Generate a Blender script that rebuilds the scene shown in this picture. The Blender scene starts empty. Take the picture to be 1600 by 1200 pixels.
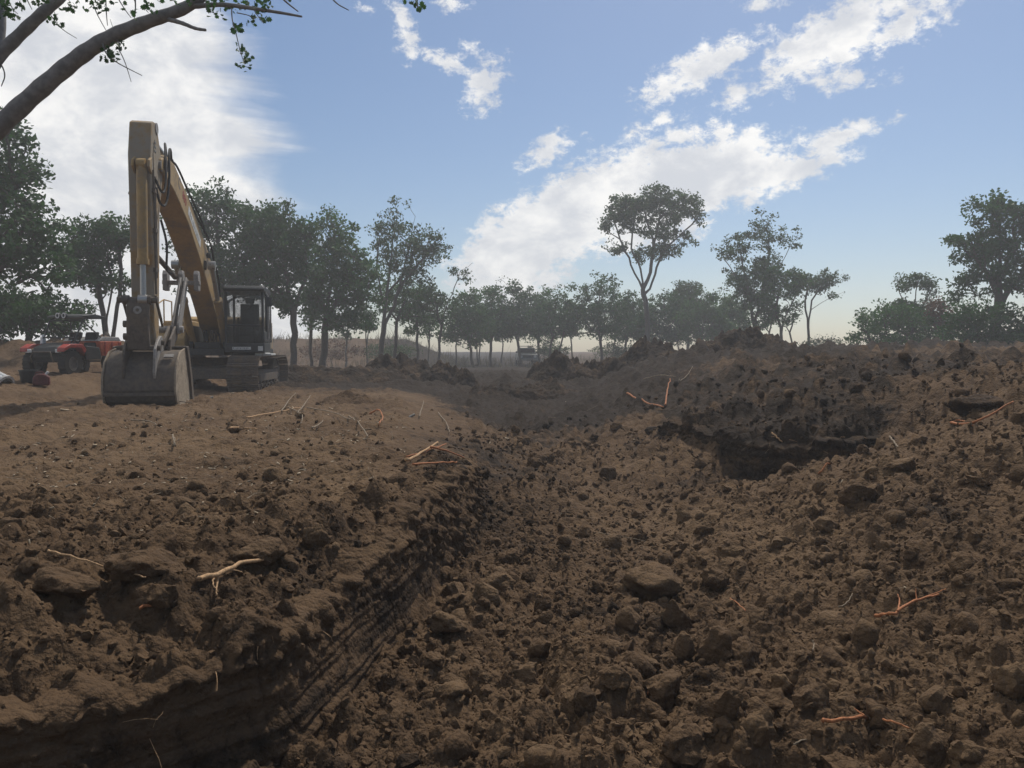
import bpy, bmesh, math, random
import numpy as np
from mathutils import Vector, Matrix, Quaternion, noise as mnoise

random.seed(7)
RNG = np.random.default_rng(7)
scene = bpy.context.scene
COL = scene.collection

# ------------------------------------------------------------------ camera
FPX = 1186.0                      # focal length in pixels of the 1600 px wide photograph
CAM = np.array([0.0, 0.0, 1.0])
PITCH = math.atan(50 / FPX)       # horizon 50 px above the middle
cam_d = bpy.data.cameras.new('camera')
cam_d.sensor_width = 36
cam_d.lens = 36 * FPX / 1600
cam_d.clip_start = 0.05
cam_d.clip_end = 3000
cam = bpy.data.objects.new('camera', cam_d)
cam.location = CAM
cam.rotation_euler = (math.radians(90) - PITCH, 0, 0)
COL.objects.link(cam)
scene.camera = cam

# ------------------------------------------------------------------ sky, sun, exposure
SUN_EL, SUN_AZ = 56.0, 24.0       # azimuth clockwise from the view direction (+Y)
EXPOSURE = 0.0
SKY_STRENGTH = 0.10
SUN_STRENGTH = 3.4
scene.view_settings.view_transform = 'Standard'
scene.view_settings.look = 'None'
scene.view_settings.exposure = EXPOSURE
scene.view_settings.gamma = 1
scene.view_settings.use_curve_mapping = False
scene.cycles.use_denoising = True
scene.cycles.max_bounces = 6
scene.cycles.volume_bounces = 1
scene.cycles.transparent_max_bounces = 8

world = bpy.data.worlds.new('World')
scene.world = world
world.use_nodes = True
wn, wl = world.node_tree.nodes, world.node_tree.links
wn.clear()


class NB:
    """small helper that writes node maths as python expressions"""
    def __init__(s, tree):
        s.t, s.n, s.l = tree, tree.nodes, tree.links

    def new(s, kind, **kw):
        n = s.n.new(kind)
        for k, v in kw.items():
            setattr(n, k, v)
        return n

    def put(s, sock, v):
        if isinstance(v, bpy.types.NodeSocket):
            s.l.new(v, sock)
        else:
            sock.default_value = v

    def m(s, op, a, b=None, c=None, clamp=False):
        n = s.new('ShaderNodeMath', operation=op, use_clamp=clamp)
        s.put(n.inputs[0], a)
        if b is not None:
            s.put(n.inputs[1], b)
        if c is not None:
            s.put(n.inputs[2], c)
        return n.outputs[0]

    def step(s, v, lo, hi, a=0.0, b=1.0):
        n = s.new('ShaderNodeMapRange', interpolation_type='SMOOTHSTEP')
        s.put(n.inputs['Value'], v)
        for k, x in (('From Min', lo), ('From Max', hi), ('To Min', a), ('To Max', b)):
            s.put(n.inputs[k], x)
        return n.outputs['Result']

    def noise(s, vec, scale, detail=5, rough=0.55, dist=0.0):
        n = s.new('ShaderNodeTexNoise')
        if vec is not None:
            s.l.new(vec, n.inputs['Vector'])
        n.inputs['Scale'].default_value = scale
        n.inputs['Detail'].default_value = detail
        n.inputs['Roughness'].default_value = rough
        n.inputs['Distortion'].default_value = dist
        return n.outputs['Fac']

    def mix(s, f, a, b):
        n = s.new('ShaderNodeMix', data_type='RGBA')
        s.put(n.inputs[0], f)
        s.put(n.inputs[6], a if isinstance(a, bpy.types.NodeSocket) else (*a, 1))
        s.put(n.inputs[7], b if isinstance(b, bpy.types.NodeSocket) else (*b, 1))
        return n.outputs[2]


W = NB(world.node_tree)
sky = W.new('ShaderNodeTexSky', sky_type='NISHITA')
sky.sun_disc = False
sky.sun_elevation = math.radians(SUN_EL)
sky.sun_rotation = math.radians(SUN_AZ)
sky.altitude = 100
sky.air_density = 1.0
sky.dust_density = 0.9
sky.ozone_density = 2.5
tc = W.new('ShaderNodeTexCoord')
sep = W.new('ShaderNodeSeparateXYZ')
wl.new(tc.outputs['Generated'], sep.inputs[0])
X, Y, Z = sep.outputs
az = W.m('ARCTAN2', X, Y)                         # heading of the sky direction, radians
el = W.m('ARCSINE', Z)
cv = W.new('ShaderNodeCombineXYZ')
wl.new(az, cv.inputs[0])
wl.new(W.m('MULTIPLY', el, 1.5), cv.inputs[1])
skyvec = cv.outputs[0]
n_big = W.noise(skyvec, 7.0, 7, 0.62, 0.25)
n_puff = W.noise(skyvec, 48.0, 6, 0.68, 0.2)
# streaks of the veil cloud on the left, combed along one direction
rot = W.new('ShaderNodeMapping')
wl.new(skyvec, rot.inputs[0])
rot.inputs['Rotation'].default_value = (0, 0, math.radians(40))
rot.inputs['Scale'].default_value = (3.5, 14, 1)
n_streak = W.noise(rot.outputs[0], 1.0, 6, 0.55, 0.6)


def sky_dir(px, py):
    """pixel of the photograph -> (azimuth, elevation) of that spot of sky"""
    x, y, z = (px - 800) / FPX, 1.0, (600 - py) / FPX
    c, s_ = math.cos(PITCH), math.sin(PITCH)
    y, z = y * c + z * s_, z * c - y * s_
    return math.atan2(x, y), math.atan2(z, math.hypot(x, y))


def bank(px, py, rx, ry, tilt, hard=1.0):
    """a cloud bank: 1 in its middle, falling to 0 at its rim; sizes in degrees"""
    a0, e0 = sky_dir(px, py)
    t = math.radians(tilt)
    da, de = W.m('SUBTRACT', az, a0), W.m('SUBTRACT', el, e0)
    u = W.m('ADD', W.m('MULTIPLY', da, math.cos(t)), W.m('MULTIPLY', de, math.sin(t)))
    v = W.m('SUBTRACT', W.m('MULTIPLY', de, math.cos(t)), W.m('MULTIPLY', da, math.sin(t)))
    u = W.m('DIVIDE', u, math.radians(rx))
    v = W.m('DIVIDE', v, math.radians(ry))
    q = W.m('SQRT', W.m('ADD', W.m('MULTIPLY', u, u), W.m('MULTIPLY', v, v)))
    return W.m('MULTIPLY', W.m('SUBTRACT', 1.0, q), hard)


def most(vals):
    r = vals[0]
    for v in vals[1:]:
        r = W.m('MAXIMUM', r, v)
    return r


puffs = most([
    bank(900, 335, 10.5, 3.9, 27, 2.2), bank(1080, 280, 10.0, 3.0, 9, 2.2), bank(800, 400, 6.0, 3.8, 30, 2.0),
    bank(1215, 270, 6.0, 1.6, 14, 1.4), bank(1285, 70, 7.2, 2.6, 20, 1.8), bank(1120, 95, 6.2, 1.5, 18, 1.2),
    bank(1010, 350, 6, 2.6, 18, 2.0), bank(960, 260, 5, 1.5, 20, 1.0),
    bank(1300, 125, 4.5, 1.1, -6), bank(1400, 45, 3.6, 1.6, 12), bank(1310, 212, 4.4, 0.95, 14),
    bank(850, 240, 2.6, 1.2, 30, .9), bank(755, 140, 2.6, 1.6, 55), bank(700, 100, 2.2, .8, -15),
    bank(630, 40, 1.1, 2.6, 20), bank(1190, 5, 2.2, .7, 0), bank(1130, 205, 1.5, 1.0, 0, .7), bank(1030, 187, 1.0, .5, 0, .45), bank(985, 212, 2.0, .9, 10, .6), bank(1060, 215, 2.2, .8, 5), bank(920, 215, 1.0, .5, 0, .45), bank(735, 75, 1.0, .5, 10, .5), bank(575, 15, 1.0, .5, 0, .4),
    bank(1150, 140, 1.6, 1.6, 0), bank(700, 5, 1.6, .7, 0), bank(790, 440, 5.5, 3.0, 10, 1.6),
])
d_puff = W.m('ADD', puffs, W.m('ADD', W.m('MULTIPLY', W.m('SUBTRACT', n_big, 0.5), 2.6), W.m('MULTIPLY', W.m('SUBTRACT', n_puff, 0.5), 2.6)))
d_puff = W.m('MULTIPLY', W.step(d_puff, 0.05, 0.85), W.step(puffs, -0.8, 0.1))
# the wide veil on the left, going on beyond the frame
a_edge, e_edge = sky_dir(425, 180)
edge = W.m('SUBTRACT', W.m('SUBTRACT', a_edge, az), W.m('MULTIPLY', W.m('SUBTRACT', el, e_edge), 0.28))
d_veil = W.m('ADD', W.m('MULTIPLY', edge, 11.0), W.m('ADD', W.m('MULTIPLY', W.m('SUBTRACT', n_streak, 0.45), 2.2), W.m('MULTIPLY', W.m('SUBTRACT', n_big, 0.5), 1.0)))
d_veil = W.m('MULTIPLY', W.step(d_veil, -0.15, 0.95), W.step(edge, -0.10, 0.0))
d_veil = W.m('MULTIPLY', d_veil, W.step(az, -2.6, -2.0))
d_veil = W.m('MULTIPLY', d_veil, W.m('ADD', 0.78, W.m('MULTIPLY', n_streak, 0.4)))
# the same broken cloud over the rest of the dome
n_rest = W.noise(skyvec, 3.2, 8, 0.62, 0.2)
d_rest = W.m('MULTIPLY', W.step(n_rest, 0.52, 0.68), W.step(W.m('ABSOLUTE', az), 0.75, 1.1))
d_rest = W.m('MULTIPLY', d_rest, W.step(el, 0.0, 0.15))
dens = W.m('MINIMUM', most([d_puff, d_veil, d_rest]), 0.93)
ccol = W.mix(W.step(W.noise(skyvec, 11.0, 6, 0.6, 0.2), 0.35, 0.68), (6.8, 7.0, 7.4), (10.8, 10.6, 10.2))
tone = W.new('ShaderNodeHueSaturation')
tone.inputs['Saturation'].default_value = 1.12
tone.inputs['Value'].default_value = 0.92
wl.new(sky.outputs[0], tone.inputs['Color'])
skymix = W.mix(dens, tone.outputs[0], ccol)
bg = W.new('ShaderNodeBackground')
wl.new(skymix, bg.inputs[0])
bg.inputs[1].default_value = SKY_STRENGTH
wo = W.new('ShaderNodeOutputWorld')
wl.new(bg.outputs[0], wo.inputs[0])

sun_d = bpy.data.lights.new('sun', 'SUN')
sun_d.energy = SUN_STRENGTH
sun_d.angle = math.radians(3.5)   # thin cloud in front of it
sun_d.color = (1.0, 0.94, 0.85)
sun = bpy.data.objects.new('sun', sun_d)
sv = Vector((math.sin(math.radians(SUN_AZ)) * math.cos(math.radians(SUN_EL)),
             math.cos(math.radians(SUN_AZ)) * math.cos(math.radians(SUN_EL)), math.sin(math.radians(SUN_EL))))
sun.rotation_euler = (-sv).to_track_quat('-Z', 'Y').to_euler()
sun.location = sv * 60
COL.objects.link(sun)


# ------------------------------------------------------------------ helpers
def smooth(a, b, x):
    t = np.clip((np.asarray(x, float) - a) / (b - a), 0, 1)
    return t * t * (3 - 2 * t)


def lerp(a, b, t):
    return a + (b - a) * t


def _hash(ix, iy, seed):
    h = (ix.astype(np.int64) * 374761393 + iy.astype(np.int64) * 668265263 + seed * 1442695041) & 0xFFFFFFFF
    h = ((h ^ (h >> 13)) * 1274126177) & 0xFFFFFFFF
    h = ((h ^ (h >> 16)) * 2246822519) & 0xFFFFFFFF
    h = h ^ (h >> 15)
    return h.astype(np.float64) / 4294967296.0


def grad2(x, y, seed=0):
    ix, iy = np.floor(x), np.floor(y)
    fx, fy = x - ix, y - iy
    u, v = fx * fx * fx * (fx * (fx * 6 - 15) + 10), fy * fy * fy * (fy * (fy * 6 - 15) + 10)

    def g(dx, dy):
        a = _hash(ix + dx, iy + dy, seed) * 2 * math.pi
        return np.cos(a) * (fx - dx) + np.sin(a) * (fy - dy)
    return lerp(lerp(g(0, 0), g(1, 0), u), lerp(g(0, 1), g(1, 1), u), v) * 1.5


def fbm2(x, y, octv=4, seed=0, gain=0.5):
    r, a = 0, 1.0
    for k in range(octv):
        r = r + a * grad2(x, y, seed + k * 17)
        x, y, a = x * 2.03 + 3.1, y * 2.03 - 1.7, a * gain
    return r


def lumps(x, y, seed=0, fill=0.7):
    """rounded, unequal lumps, one per jittered cell: 0..1"""
    ix, iy = np.floor(x), np.floor(y)
    out = np.zeros_like(x)
    for dx in (-1, 0, 1):
        for dy in (-1, 0, 1):
            cx, cy = ix + dx, iy + dy
            h1, h2, h3 = _hash(cx, cy, seed), _hash(cx, cy, seed + 1), _hash(cx, cy, seed + 2)
            h4 = _hash(cx, cy, seed + 3)
            rx = 0.28 + 0.5 * h3 * h3
            a = h4 * 6.28
            ddx, ddy = x - (cx + h1), y - (cy + h2)
            ex = ddx * np.cos(a) + ddy * np.sin(a)
            ey = (-ddx * np.sin(a) + ddy * np.cos(a)) * 1.4
            d = np.sqrt(ex * ex + ey * ey) / rx
            k = np.where(h4 < fill, np.sqrt(np.clip(1 - d * d, 0, 1)) * (0.45 + 0.9 * h3), 0)
            out = np.maximum(out, k)
    return out


def poly_dist(x, y, pts):
    """signed distance to a polyline (positive on its right-hand side) and the parameter along it"""
    best = np.full(x.shape, 1e9)
    sign = np.ones(x.shape)
    par = np.zeros(x.shape)
    for i in range(len(pts) - 1):
        ax, ay = pts[i]
        bx, by = pts[i + 1]
        ex, ey = bx - ax, by - ay
        L2 = ex * ex + ey * ey
        t = np.clip(((x - ax) * ex + (y - ay) * ey) / L2, 0, 1)
        dx, dy = x - (ax + t * ex), y - (ay + t * ey)
        d = np.hypot(dx, dy)
        m = d < best
        best = np.where(m, d, best)
        sign = np.where(m, np.where(ex * (y - ay) - ey * (x - ax) > 0, -1, 1), sign)
        par = np.where(m, i + t, par)
    return best * sign, par


def new_mesh(name, verts, faces, mat=None, smooth_shade=False, sharp=None):
    """verts (N,3); faces: (M,k) array or list of such arrays"""
    me = bpy.data.meshes.new(name)
    verts = np.ascontiguousarray(verts, dtype=np.float32)
    if isinstance(faces, np.ndarray):
        faces = [faces]
    faces = [np.asarray(f) for f in faces if len(f)]
    loops = np.concatenate([f.ravel() for f in faces]).astype(np.int32)
    sizes = np.concatenate([np.full(len(f), f.shape[1]) for f in faces]).astype(np.int32)
    starts = np.concatenate([[0], np.cumsum(sizes)[:-1]]).astype(np.int32)
    me.vertices.add(len(verts))
    me.vertices.foreach_set('co', verts.ravel())
    me.loops.add(len(loops))
    me.loops.foreach_set('vertex_index', loops)
    me.polygons.add(len(sizes))
    me.polygons.foreach_set('loop_start', starts)
    me.polygons.foreach_set('loop_total', sizes)
    me.update(calc_edges=True)
    me.validate()
    if smooth_shade:
        me.polygons.foreach_set('use_smooth', np.ones(len(sizes), bool))
        if sharp:
            me.set_sharp_from_angle(angle=math.radians(sharp))
    if mat:
        me.materials.append(mat)
    return me


def link(name, me, parent=None, loc=None):
    o = bpy.data.objects.new(name, me)
    COL.objects.link(o)
    if parent is not None:
        o.parent = parent
    if loc is not None:
        o.location = loc
    return o


def tag(o, label=None, cat=None, group=None, kind=None):
    if label:
        o['label'] = label
    if cat:
        o['category'] = cat
    if group:
        o['group'] = group
    if kind:
        o['kind'] = kind
    return o


def empty(name, loc, rz=0.0):
    o = bpy.data.objects.new(name, None)
    o.empty_display_size = 0.2
    o.location = loc
    o.rotation_euler = (0, 0, rz)
    COL.objects.link(o)
    return o


def tubes(P0, P1, R0, R1, n=5):
    """many separate tapered tubes at once -> verts, quads"""
    P0, P1 = np.asarray(P0, float), np.asarray(P1, float)
    R0, R1 = np.asarray(R0, float), np.asarray(R1, float)
    d = P1 - P0
    d /= np.maximum(np.linalg.norm(d, axis=1, keepdims=True), 1e-9)
    ref = np.where(np.abs(d[:, 2:3]) > 0.9, np.array([[1.0, 0, 0]]), np.array([[0, 0, 1.0]]))
    a = np.cross(d, ref)
    a /= np.linalg.norm(a, axis=1, keepdims=True)
    b = np.cross(d, a)
    ang = np.arange(n) * 2 * math.pi / n
    ca, sa = np.cos(ang)[None, :, None], np.sin(ang)[None, :, None]
    ring = a[:, None, :] * ca + b[:, None, :] * sa
    V = np.stack([P0[:, None, :] + ring * R0[:, None, None], P1[:, None, :] + ring * R1[:, None, None]], 1)
    N = len(P0)
    base = (np.arange(N) * 2 * n)[:, None]
    k = np.arange(n)
    k2 = (k + 1) % n
    F = np.stack([base + k, base + k2, base + n + k2, base + n + k], -1).reshape(-1, 4)
    return V.reshape(-1, 3), F


def tube_path(pts, radii, n=7):
    """one continuous tube along a polyline, closed ends -> verts, [quads, tris]"""
    pts = [Vector(p) for p in pts]
    if not hasattr(radii, '__len__'):
        radii = [radii] * len(pts)
    V, F, T = [], [], []
    u = None
    for i, p in enumerate(pts):
        t = (pts[min(i + 1, len(pts) - 1)] - pts[max(i - 1, 0)]).normalized()
        if u is None:
            u = t.orthogonal().normalized()
        u = (u - t * u.dot(t)).normalized()
        w = t.cross(u)
        for k in range(n):
            a = 2 * math.pi * k / n
            V.append(p + (u * math.cos(a) + w * math.sin(a)) * radii[i])
    for i in range(len(pts) - 1):
        for k in range(n):
            F.append((i * n + k, i * n + (k + 1) % n, (i + 1) * n + (k + 1) % n, (i + 1) * n + k))
    V += [pts[0], pts[-1]]
    a, b = len(V) - 2, len(V) - 1
    for k in range(n):
        T.append((a, (k + 1) % n, k))
        T.append((b, (len(pts) - 1) * n + k, (len(pts) - 1) * n + (k + 1) % n))
    return np.array([tuple(v) for v in V]), [np.array(F), np.array(T)]


class MB:
    """collects shapes into one mesh"""
    def __init__(s):
        s.bm = bmesh.new()

    def _xf(s, vs, M):
        if M is not None:
            bmesh.ops.transform(s.bm, matrix=M, verts=vs)

    def box(s, x0, x1, y0, y1, z0, z1, M=None):
        c = [(x0, y0, z0), (x1, y0, z0), (x1, y1, z0), (x0, y1, z0), (x0, y0, z1), (x1, y0, z1), (x1, y1, z1), (x0, y1, z1)]
        v = [s.bm.verts.new(p) for p in c]
        for f in ((3, 2, 1, 0), (4, 5, 6, 7), (0, 1, 5, 4), (1, 2, 6, 5), (2, 3, 7, 6), (3, 0, 4, 7)):
            s.bm.faces.new([v[i] for i in f])
        s._xf(v, M)
        return s

    def prism(s, prof, y0, y1, M=None):
        """profile in (x, z), run from y0 to y1"""
        a = [s.bm.verts.new((p[0], y0, p[1])) for p in prof]
        b = [s.bm.verts.new((p[0], y1, p[1])) for p in prof]
        n = len(prof)
        s.bm.faces.new(a)
        s.bm.faces.new(b[::-1])
        for i in range(n):
            s.bm.faces.new([a[i], b[i], b[(i + 1) % n], a[(i + 1) % n]])
        s._xf(a + b, M)
        return s

    def tube(s, pts, r, n=8):
        V, (Q, T) = tube_path(pts, r, n)
        v = [s.bm.verts.new(p) for p in V]
        for f in list(Q) + list(T):
            try:
                s.bm.faces.new([v[i] for i in f])
            except ValueError:
                pass
        return s

    def ring(s, c, axis, r0, r1, w, n=20):
        """a flat ring or wheel (outer r1, inner r0) of width w round an axis"""
        ax = Vector(axis).normalized()
        u = ax.orthogonal().normalized()
        t = ax.cross(u)
        c = Vector(c)
        L = []
        for (r, o) in ((r0, -w / 2), (r1, -w / 2), (r1, w / 2), (r0, w / 2)):
            L.append([s.bm.verts.new(c + ax * o + (u * math.cos(2 * math.pi * k / n) + t * math.sin(2 * math.pi * k / n)) * r) for k in range(n)])
        for j in range(4):
            A, B = L[j], L[(j + 1) % 4]
            for k in range(n):
                s.bm.faces.new([A[k], A[(k + 1) % n], B[(k + 1) % n], B[k]])
        return s

    def build(s, name, mat, parent=None, bevel=0.0, sm=35, thing_loc=None):
        bmesh.ops.recalc_face_normals(s.bm, faces=s.bm.faces)
        me = bpy.data.meshes.new(name)
        s.bm.to_mesh(me)
        s.bm.free()
        if mat:
            me.materials.append(mat)
        if sm:
            me.polygons.foreach_set('use_smooth', np.ones(len(me.polygons), bool))
            me.set_sharp_from_angle(angle=math.radians(sm))
        o = link(name, me, parent, thing_loc)
        if bevel:
            b = o.modifiers.new('bevel', 'BEVEL')
            b.width = bevel
            b.segments = 2
            b.limit_method = 'ANGLE'
        return o


def copy_tree(o, parent=None):
    c = o.copy()
    COL.objects.link(c)
    c.parent = parent
    for ch in o.children:
        copy_tree(ch, c)
    return c


# ------------------------------------------------------------------ materials
def mat_new(name):
    m = bpy.data.materials.new(name)
    m.use_nodes = True
    nb = NB(m.node_tree)
    bs = m.node_tree.nodes['Principled BSDF']
    return m, nb, bs


def coords(nb, kind='Object'):
    return nb.new('ShaderNodeTexCoord').outputs[kind]


def world_pos(nb):
    return nb.new('ShaderNodeNewGeometry').outputs['Position']


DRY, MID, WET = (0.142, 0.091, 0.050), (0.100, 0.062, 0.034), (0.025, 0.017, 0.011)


def soil_mat(name, attr=True, level=0.5, clod=False):
    m, nb, bs = mat_new(name)
    p = world_pos(nb)
    n1 = nb.noise(p, 1.3, 6, 0.6)
    n2 = nb.noise(p, 14.0, 6, 0.65)
    n3 = nb.noise(p, 75.0, 4, 0.6)
    if attr:
        a = nb.new('ShaderNodeAttribute', attribute_name='moisture_shade').outputs['Fac']
    elif clod:
        a = nb.new('ShaderNodeAttribute', attribute_name='moisture_shade').outputs['Fac']
    else:
        a = level
    v = nb.m('ADD', a, nb.m('MULTIPLY', nb.m('SUBTRACT', n1, 0.5), 0.55))
    v = nb.m('ADD', v, nb.m('MULTIPLY', nb.m('SUBTRACT', n2, 0.5), 0.75), clamp=False)
    v = nb.m('ADD', v, nb.m('MULTIPLY', nb.m('SUBTRACT', n3, 0.5), 0.35))
    v = nb.m('ADD', v, nb.m('MULTIPLY', nb.m('SUBTRACT', nb.noise(p, 4.5, 5, 0.7), 0.46), 0.9))
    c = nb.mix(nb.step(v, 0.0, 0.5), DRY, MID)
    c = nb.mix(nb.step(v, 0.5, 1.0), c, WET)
    # flecks of pale grit
    fl = nb.step(nb.noise(p, 160.0, 2, 0.5), 0.70, 0.76)
    c = nb.mix(nb.m('MULTIPLY', fl, 0.5), c, (0.20, 0.16, 0.115))
    nb.l.new(c, bs.inputs['Base Color'])
    bs.inputs['Roughness'].default_value = 0.95
    bs.inputs['Specular IOR Level'].default_value = 0.15
    bp = nb.new('ShaderNodeBump')
    bp.inputs['Strength'].default_value = 0.85
    bp.inputs['Distance'].default_value = 0.04
    h = nb.m('ADD', nb.m('MULTIPLY', n2, 0.8), nb.m('MULTIPLY', n3, 0.35))
    vo = nb.new('ShaderNodeTexVoronoi')
    nb.l.new(p, vo.inputs['Vector'])
    vo.inputs['Scale'].default_value = 38
    h = nb.m('SUBTRACT', h, nb.m('MULTIPLY', vo.outputs['Distance'], 0.35))
    vc = nb.new('ShaderNodeTexVoronoi')
    nb.l.new(p, vc.inputs['Vector'])
    vc.inputs['Scale'].default_value = 9
    h = nb.m('SUBTRACT', h, nb.m('MULTIPLY', vc.outputs['Distance'], 1.1))
    h = nb.m('ADD', h, nb.m('MULTIPLY', nb.noise(p, 4.0, 5, 0.7), 1.2))
    nb.l.new(h, bp.inputs['Height'])
    nb.l.new(bp.outputs[0], bs.inputs['Normal'])
    return m


def plain_mat(name, col, rough=0.6, metal=0.0, dirt=0.0, dirt_col=(0.12, 0.085, 0.055), scale=3.0, vary=0.25, spec=0.3):
    """painted or bare surface with uneven tone and dried mud"""
    m, nb, bs = mat_new(name)
    p = coords(nb)
    n1 = nb.noise(p, scale, 7, 0.65)
    n2 = nb.noise(p, scale * 7, 5, 0.6)
    dark = tuple(c * (1 - vary) for c in col)
    lite = tuple(min(1, c * (1 + vary)) for c in col)
    c = nb.mix(nb.step(n2, 0.3, 0.7), dark, lite)
    if dirt:
        f = nb.step(nb.m('ADD', n1, nb.m('MULTIPLY', nb.m('SUBTRACT', n2, 0.5), 0.5)), 0.72 - 0.4 * dirt, 0.85 - 0.3 * dirt)
        c = nb.mix(nb.m('MULTIPLY', f, min(1, 0.55 + 0.4 * dirt)), c, dirt_col)
        nb.l.new(nb.m('ADD', rough, nb.m('MULTIPLY', f, 0.9 - rough)), bs.inputs['Roughness'])
    else:
        bs.inputs['Roughness'].default_value = rough
    nb.l.new(c, bs.inputs['Base Color'])
    bs.inputs['Metallic'].default_value = metal
    bs.inputs['Specular IOR Level'].default_value = spec
    bp = nb.new('ShaderNodeBump')
    bp.inputs['Strength'].default_value = 0.25
    bp.inputs['Distance'].default_value = 0.01
    nb.l.new(n2, bp.inputs['Height'])
    nb.l.new(bp.outputs[0], bs.inputs['Normal'])
    return m


def leaf_mat(name, col, trans=0.35):
    m, nb, bs = mat_new(name)
    p = world_pos(nb)
    n = nb.noise(p, 1.1, 4, 0.6)
    n2 = nb.noise(p, 9.0, 3, 0.6)
    c = nb.mix(nb.step(n, 0.3, 0.7), tuple(x * 0.65 for x in col), tuple(x * 1.3 for x in col))
    c = nb.mix(nb.m('MULTIPLY', nb.step(n2, 0.5, 0.75), 0.35), c, (col[0] * 1.9, col[1] * 1.5, col[2] * 0.9))
    nb.l.new(c, bs.inputs['Base Color'])
    bs.inputs['Roughness'].default_value = 0.6
    bs.inputs['Specular IOR Level'].default_value = 0.25
    tr = nb.new('ShaderNodeBsdfTranslucent')
    nb.l.new(c, tr.inputs['Color'])
    mx = nb.new('ShaderNodeMixShader')
    mx.inputs[0].default_value = trans
    out = m.node_tree.nodes['Material Output']
    nb.l.new(bs.outputs[0], mx.inputs[1])
    nb.l.new(tr.outputs[0], mx.inputs[2])
    nb.l.new(mx.outputs[0], out.inputs[0])
    return m


def glass_mat(name, tint=(0.55, 0.62, 0.60), alpha=0.34):
    m, nb, bs = mat_new(name)
    p = coords(nb)
    n = nb.noise(p, 4.0, 5, 0.6)
    bs.inputs['Base Color'].default_value = (0.05, 0.055, 0.05, 1)
    bs.inputs['Roughness'].default_value = 0.12
    nb.l.new(nb.step(n, 0.3, 0.8, alpha - 0.15, alpha + 0.15), bs.inputs['Alpha'])
    return m


M = {}
M['soil'] = soil_mat('soil')
M['clod'] = soil_mat('clod_soil', clod=True)
M['bark'] = plain_mat('bark', (0.075, 0.062, 0.050), 0.95, vary=0.4, scale=5)
M['bark_grey'] = plain_mat('bark_grey', (0.10, 0.088, 0.075), 0.95, vary=0.4, scale=5)
M['bark_veiled'] = plain_mat('bark_veiled', (0.20, 0.19, 0.178), 0.95, vary=0.22, scale=2.2)  # bark greyed and lightened to paint a hazy veil over the limbs
M['leaf_dark'] = leaf_mat('leaf_dark', (0.034, 0.092, 0.022))
M['leaf_mid'] = leaf_mat('leaf_mid', (0.047, 0.122, 0.027))
M['leaf_grey'] = leaf_mat('leaf_grey', (0.049, 0.100, 0.033))
M['leaf_brown'] = leaf_mat('leaf_brown', (0.115, 0.062, 0.035))
M['root'] = plain_mat('root', (0.34, 0.135, 0.055), 0.8, vary=0.35, scale=12, dirt=0.25)
M['root_pale'] = plain_mat('root_pale', (0.40, 0.25, 0.13), 0.85, vary=0.35, scale=12, dirt=0.3)
M['twig'] = plain_mat('twig', (0.20, 0.155, 0.105), 0.9, vary=0.4, scale=10)
M['chip'] = plain_mat('chip', (0.36, 0.29, 0.20), 0.9, vary=0.45, scale=3)
M['stone'] = plain_mat('stone', (0.34, 0.31, 0.26), 0.9, vary=0.3, scale=6)

# ------------------------------------------------------------------ terrain
BENCH_EDGE = [(-9, -5), (-4.2, 0.4), (-2.5, 1.75), (-1.55, 2.4), (-0.88, 3.06), (-0.64, 4.4), (-0.44, 5.8), (-0.27, 6.9),
              (-0.4, 8.5), (-0.95, 13), (-1.9, 19), (-3.2, 26), (-6, 40)]     # the foot of the cut on the left
BANK_EDGE = [(3.6, 30), (2.2, 22), (1.9, 17), (2.1, 12.8), (2.55, 10.6), (3.05, 9.2), (3.7, 8.8), (4.3, 9.1), (5.0, 9.7),
             (6.5, 9.0), (9, 7.5), (14, 5)]


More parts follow.
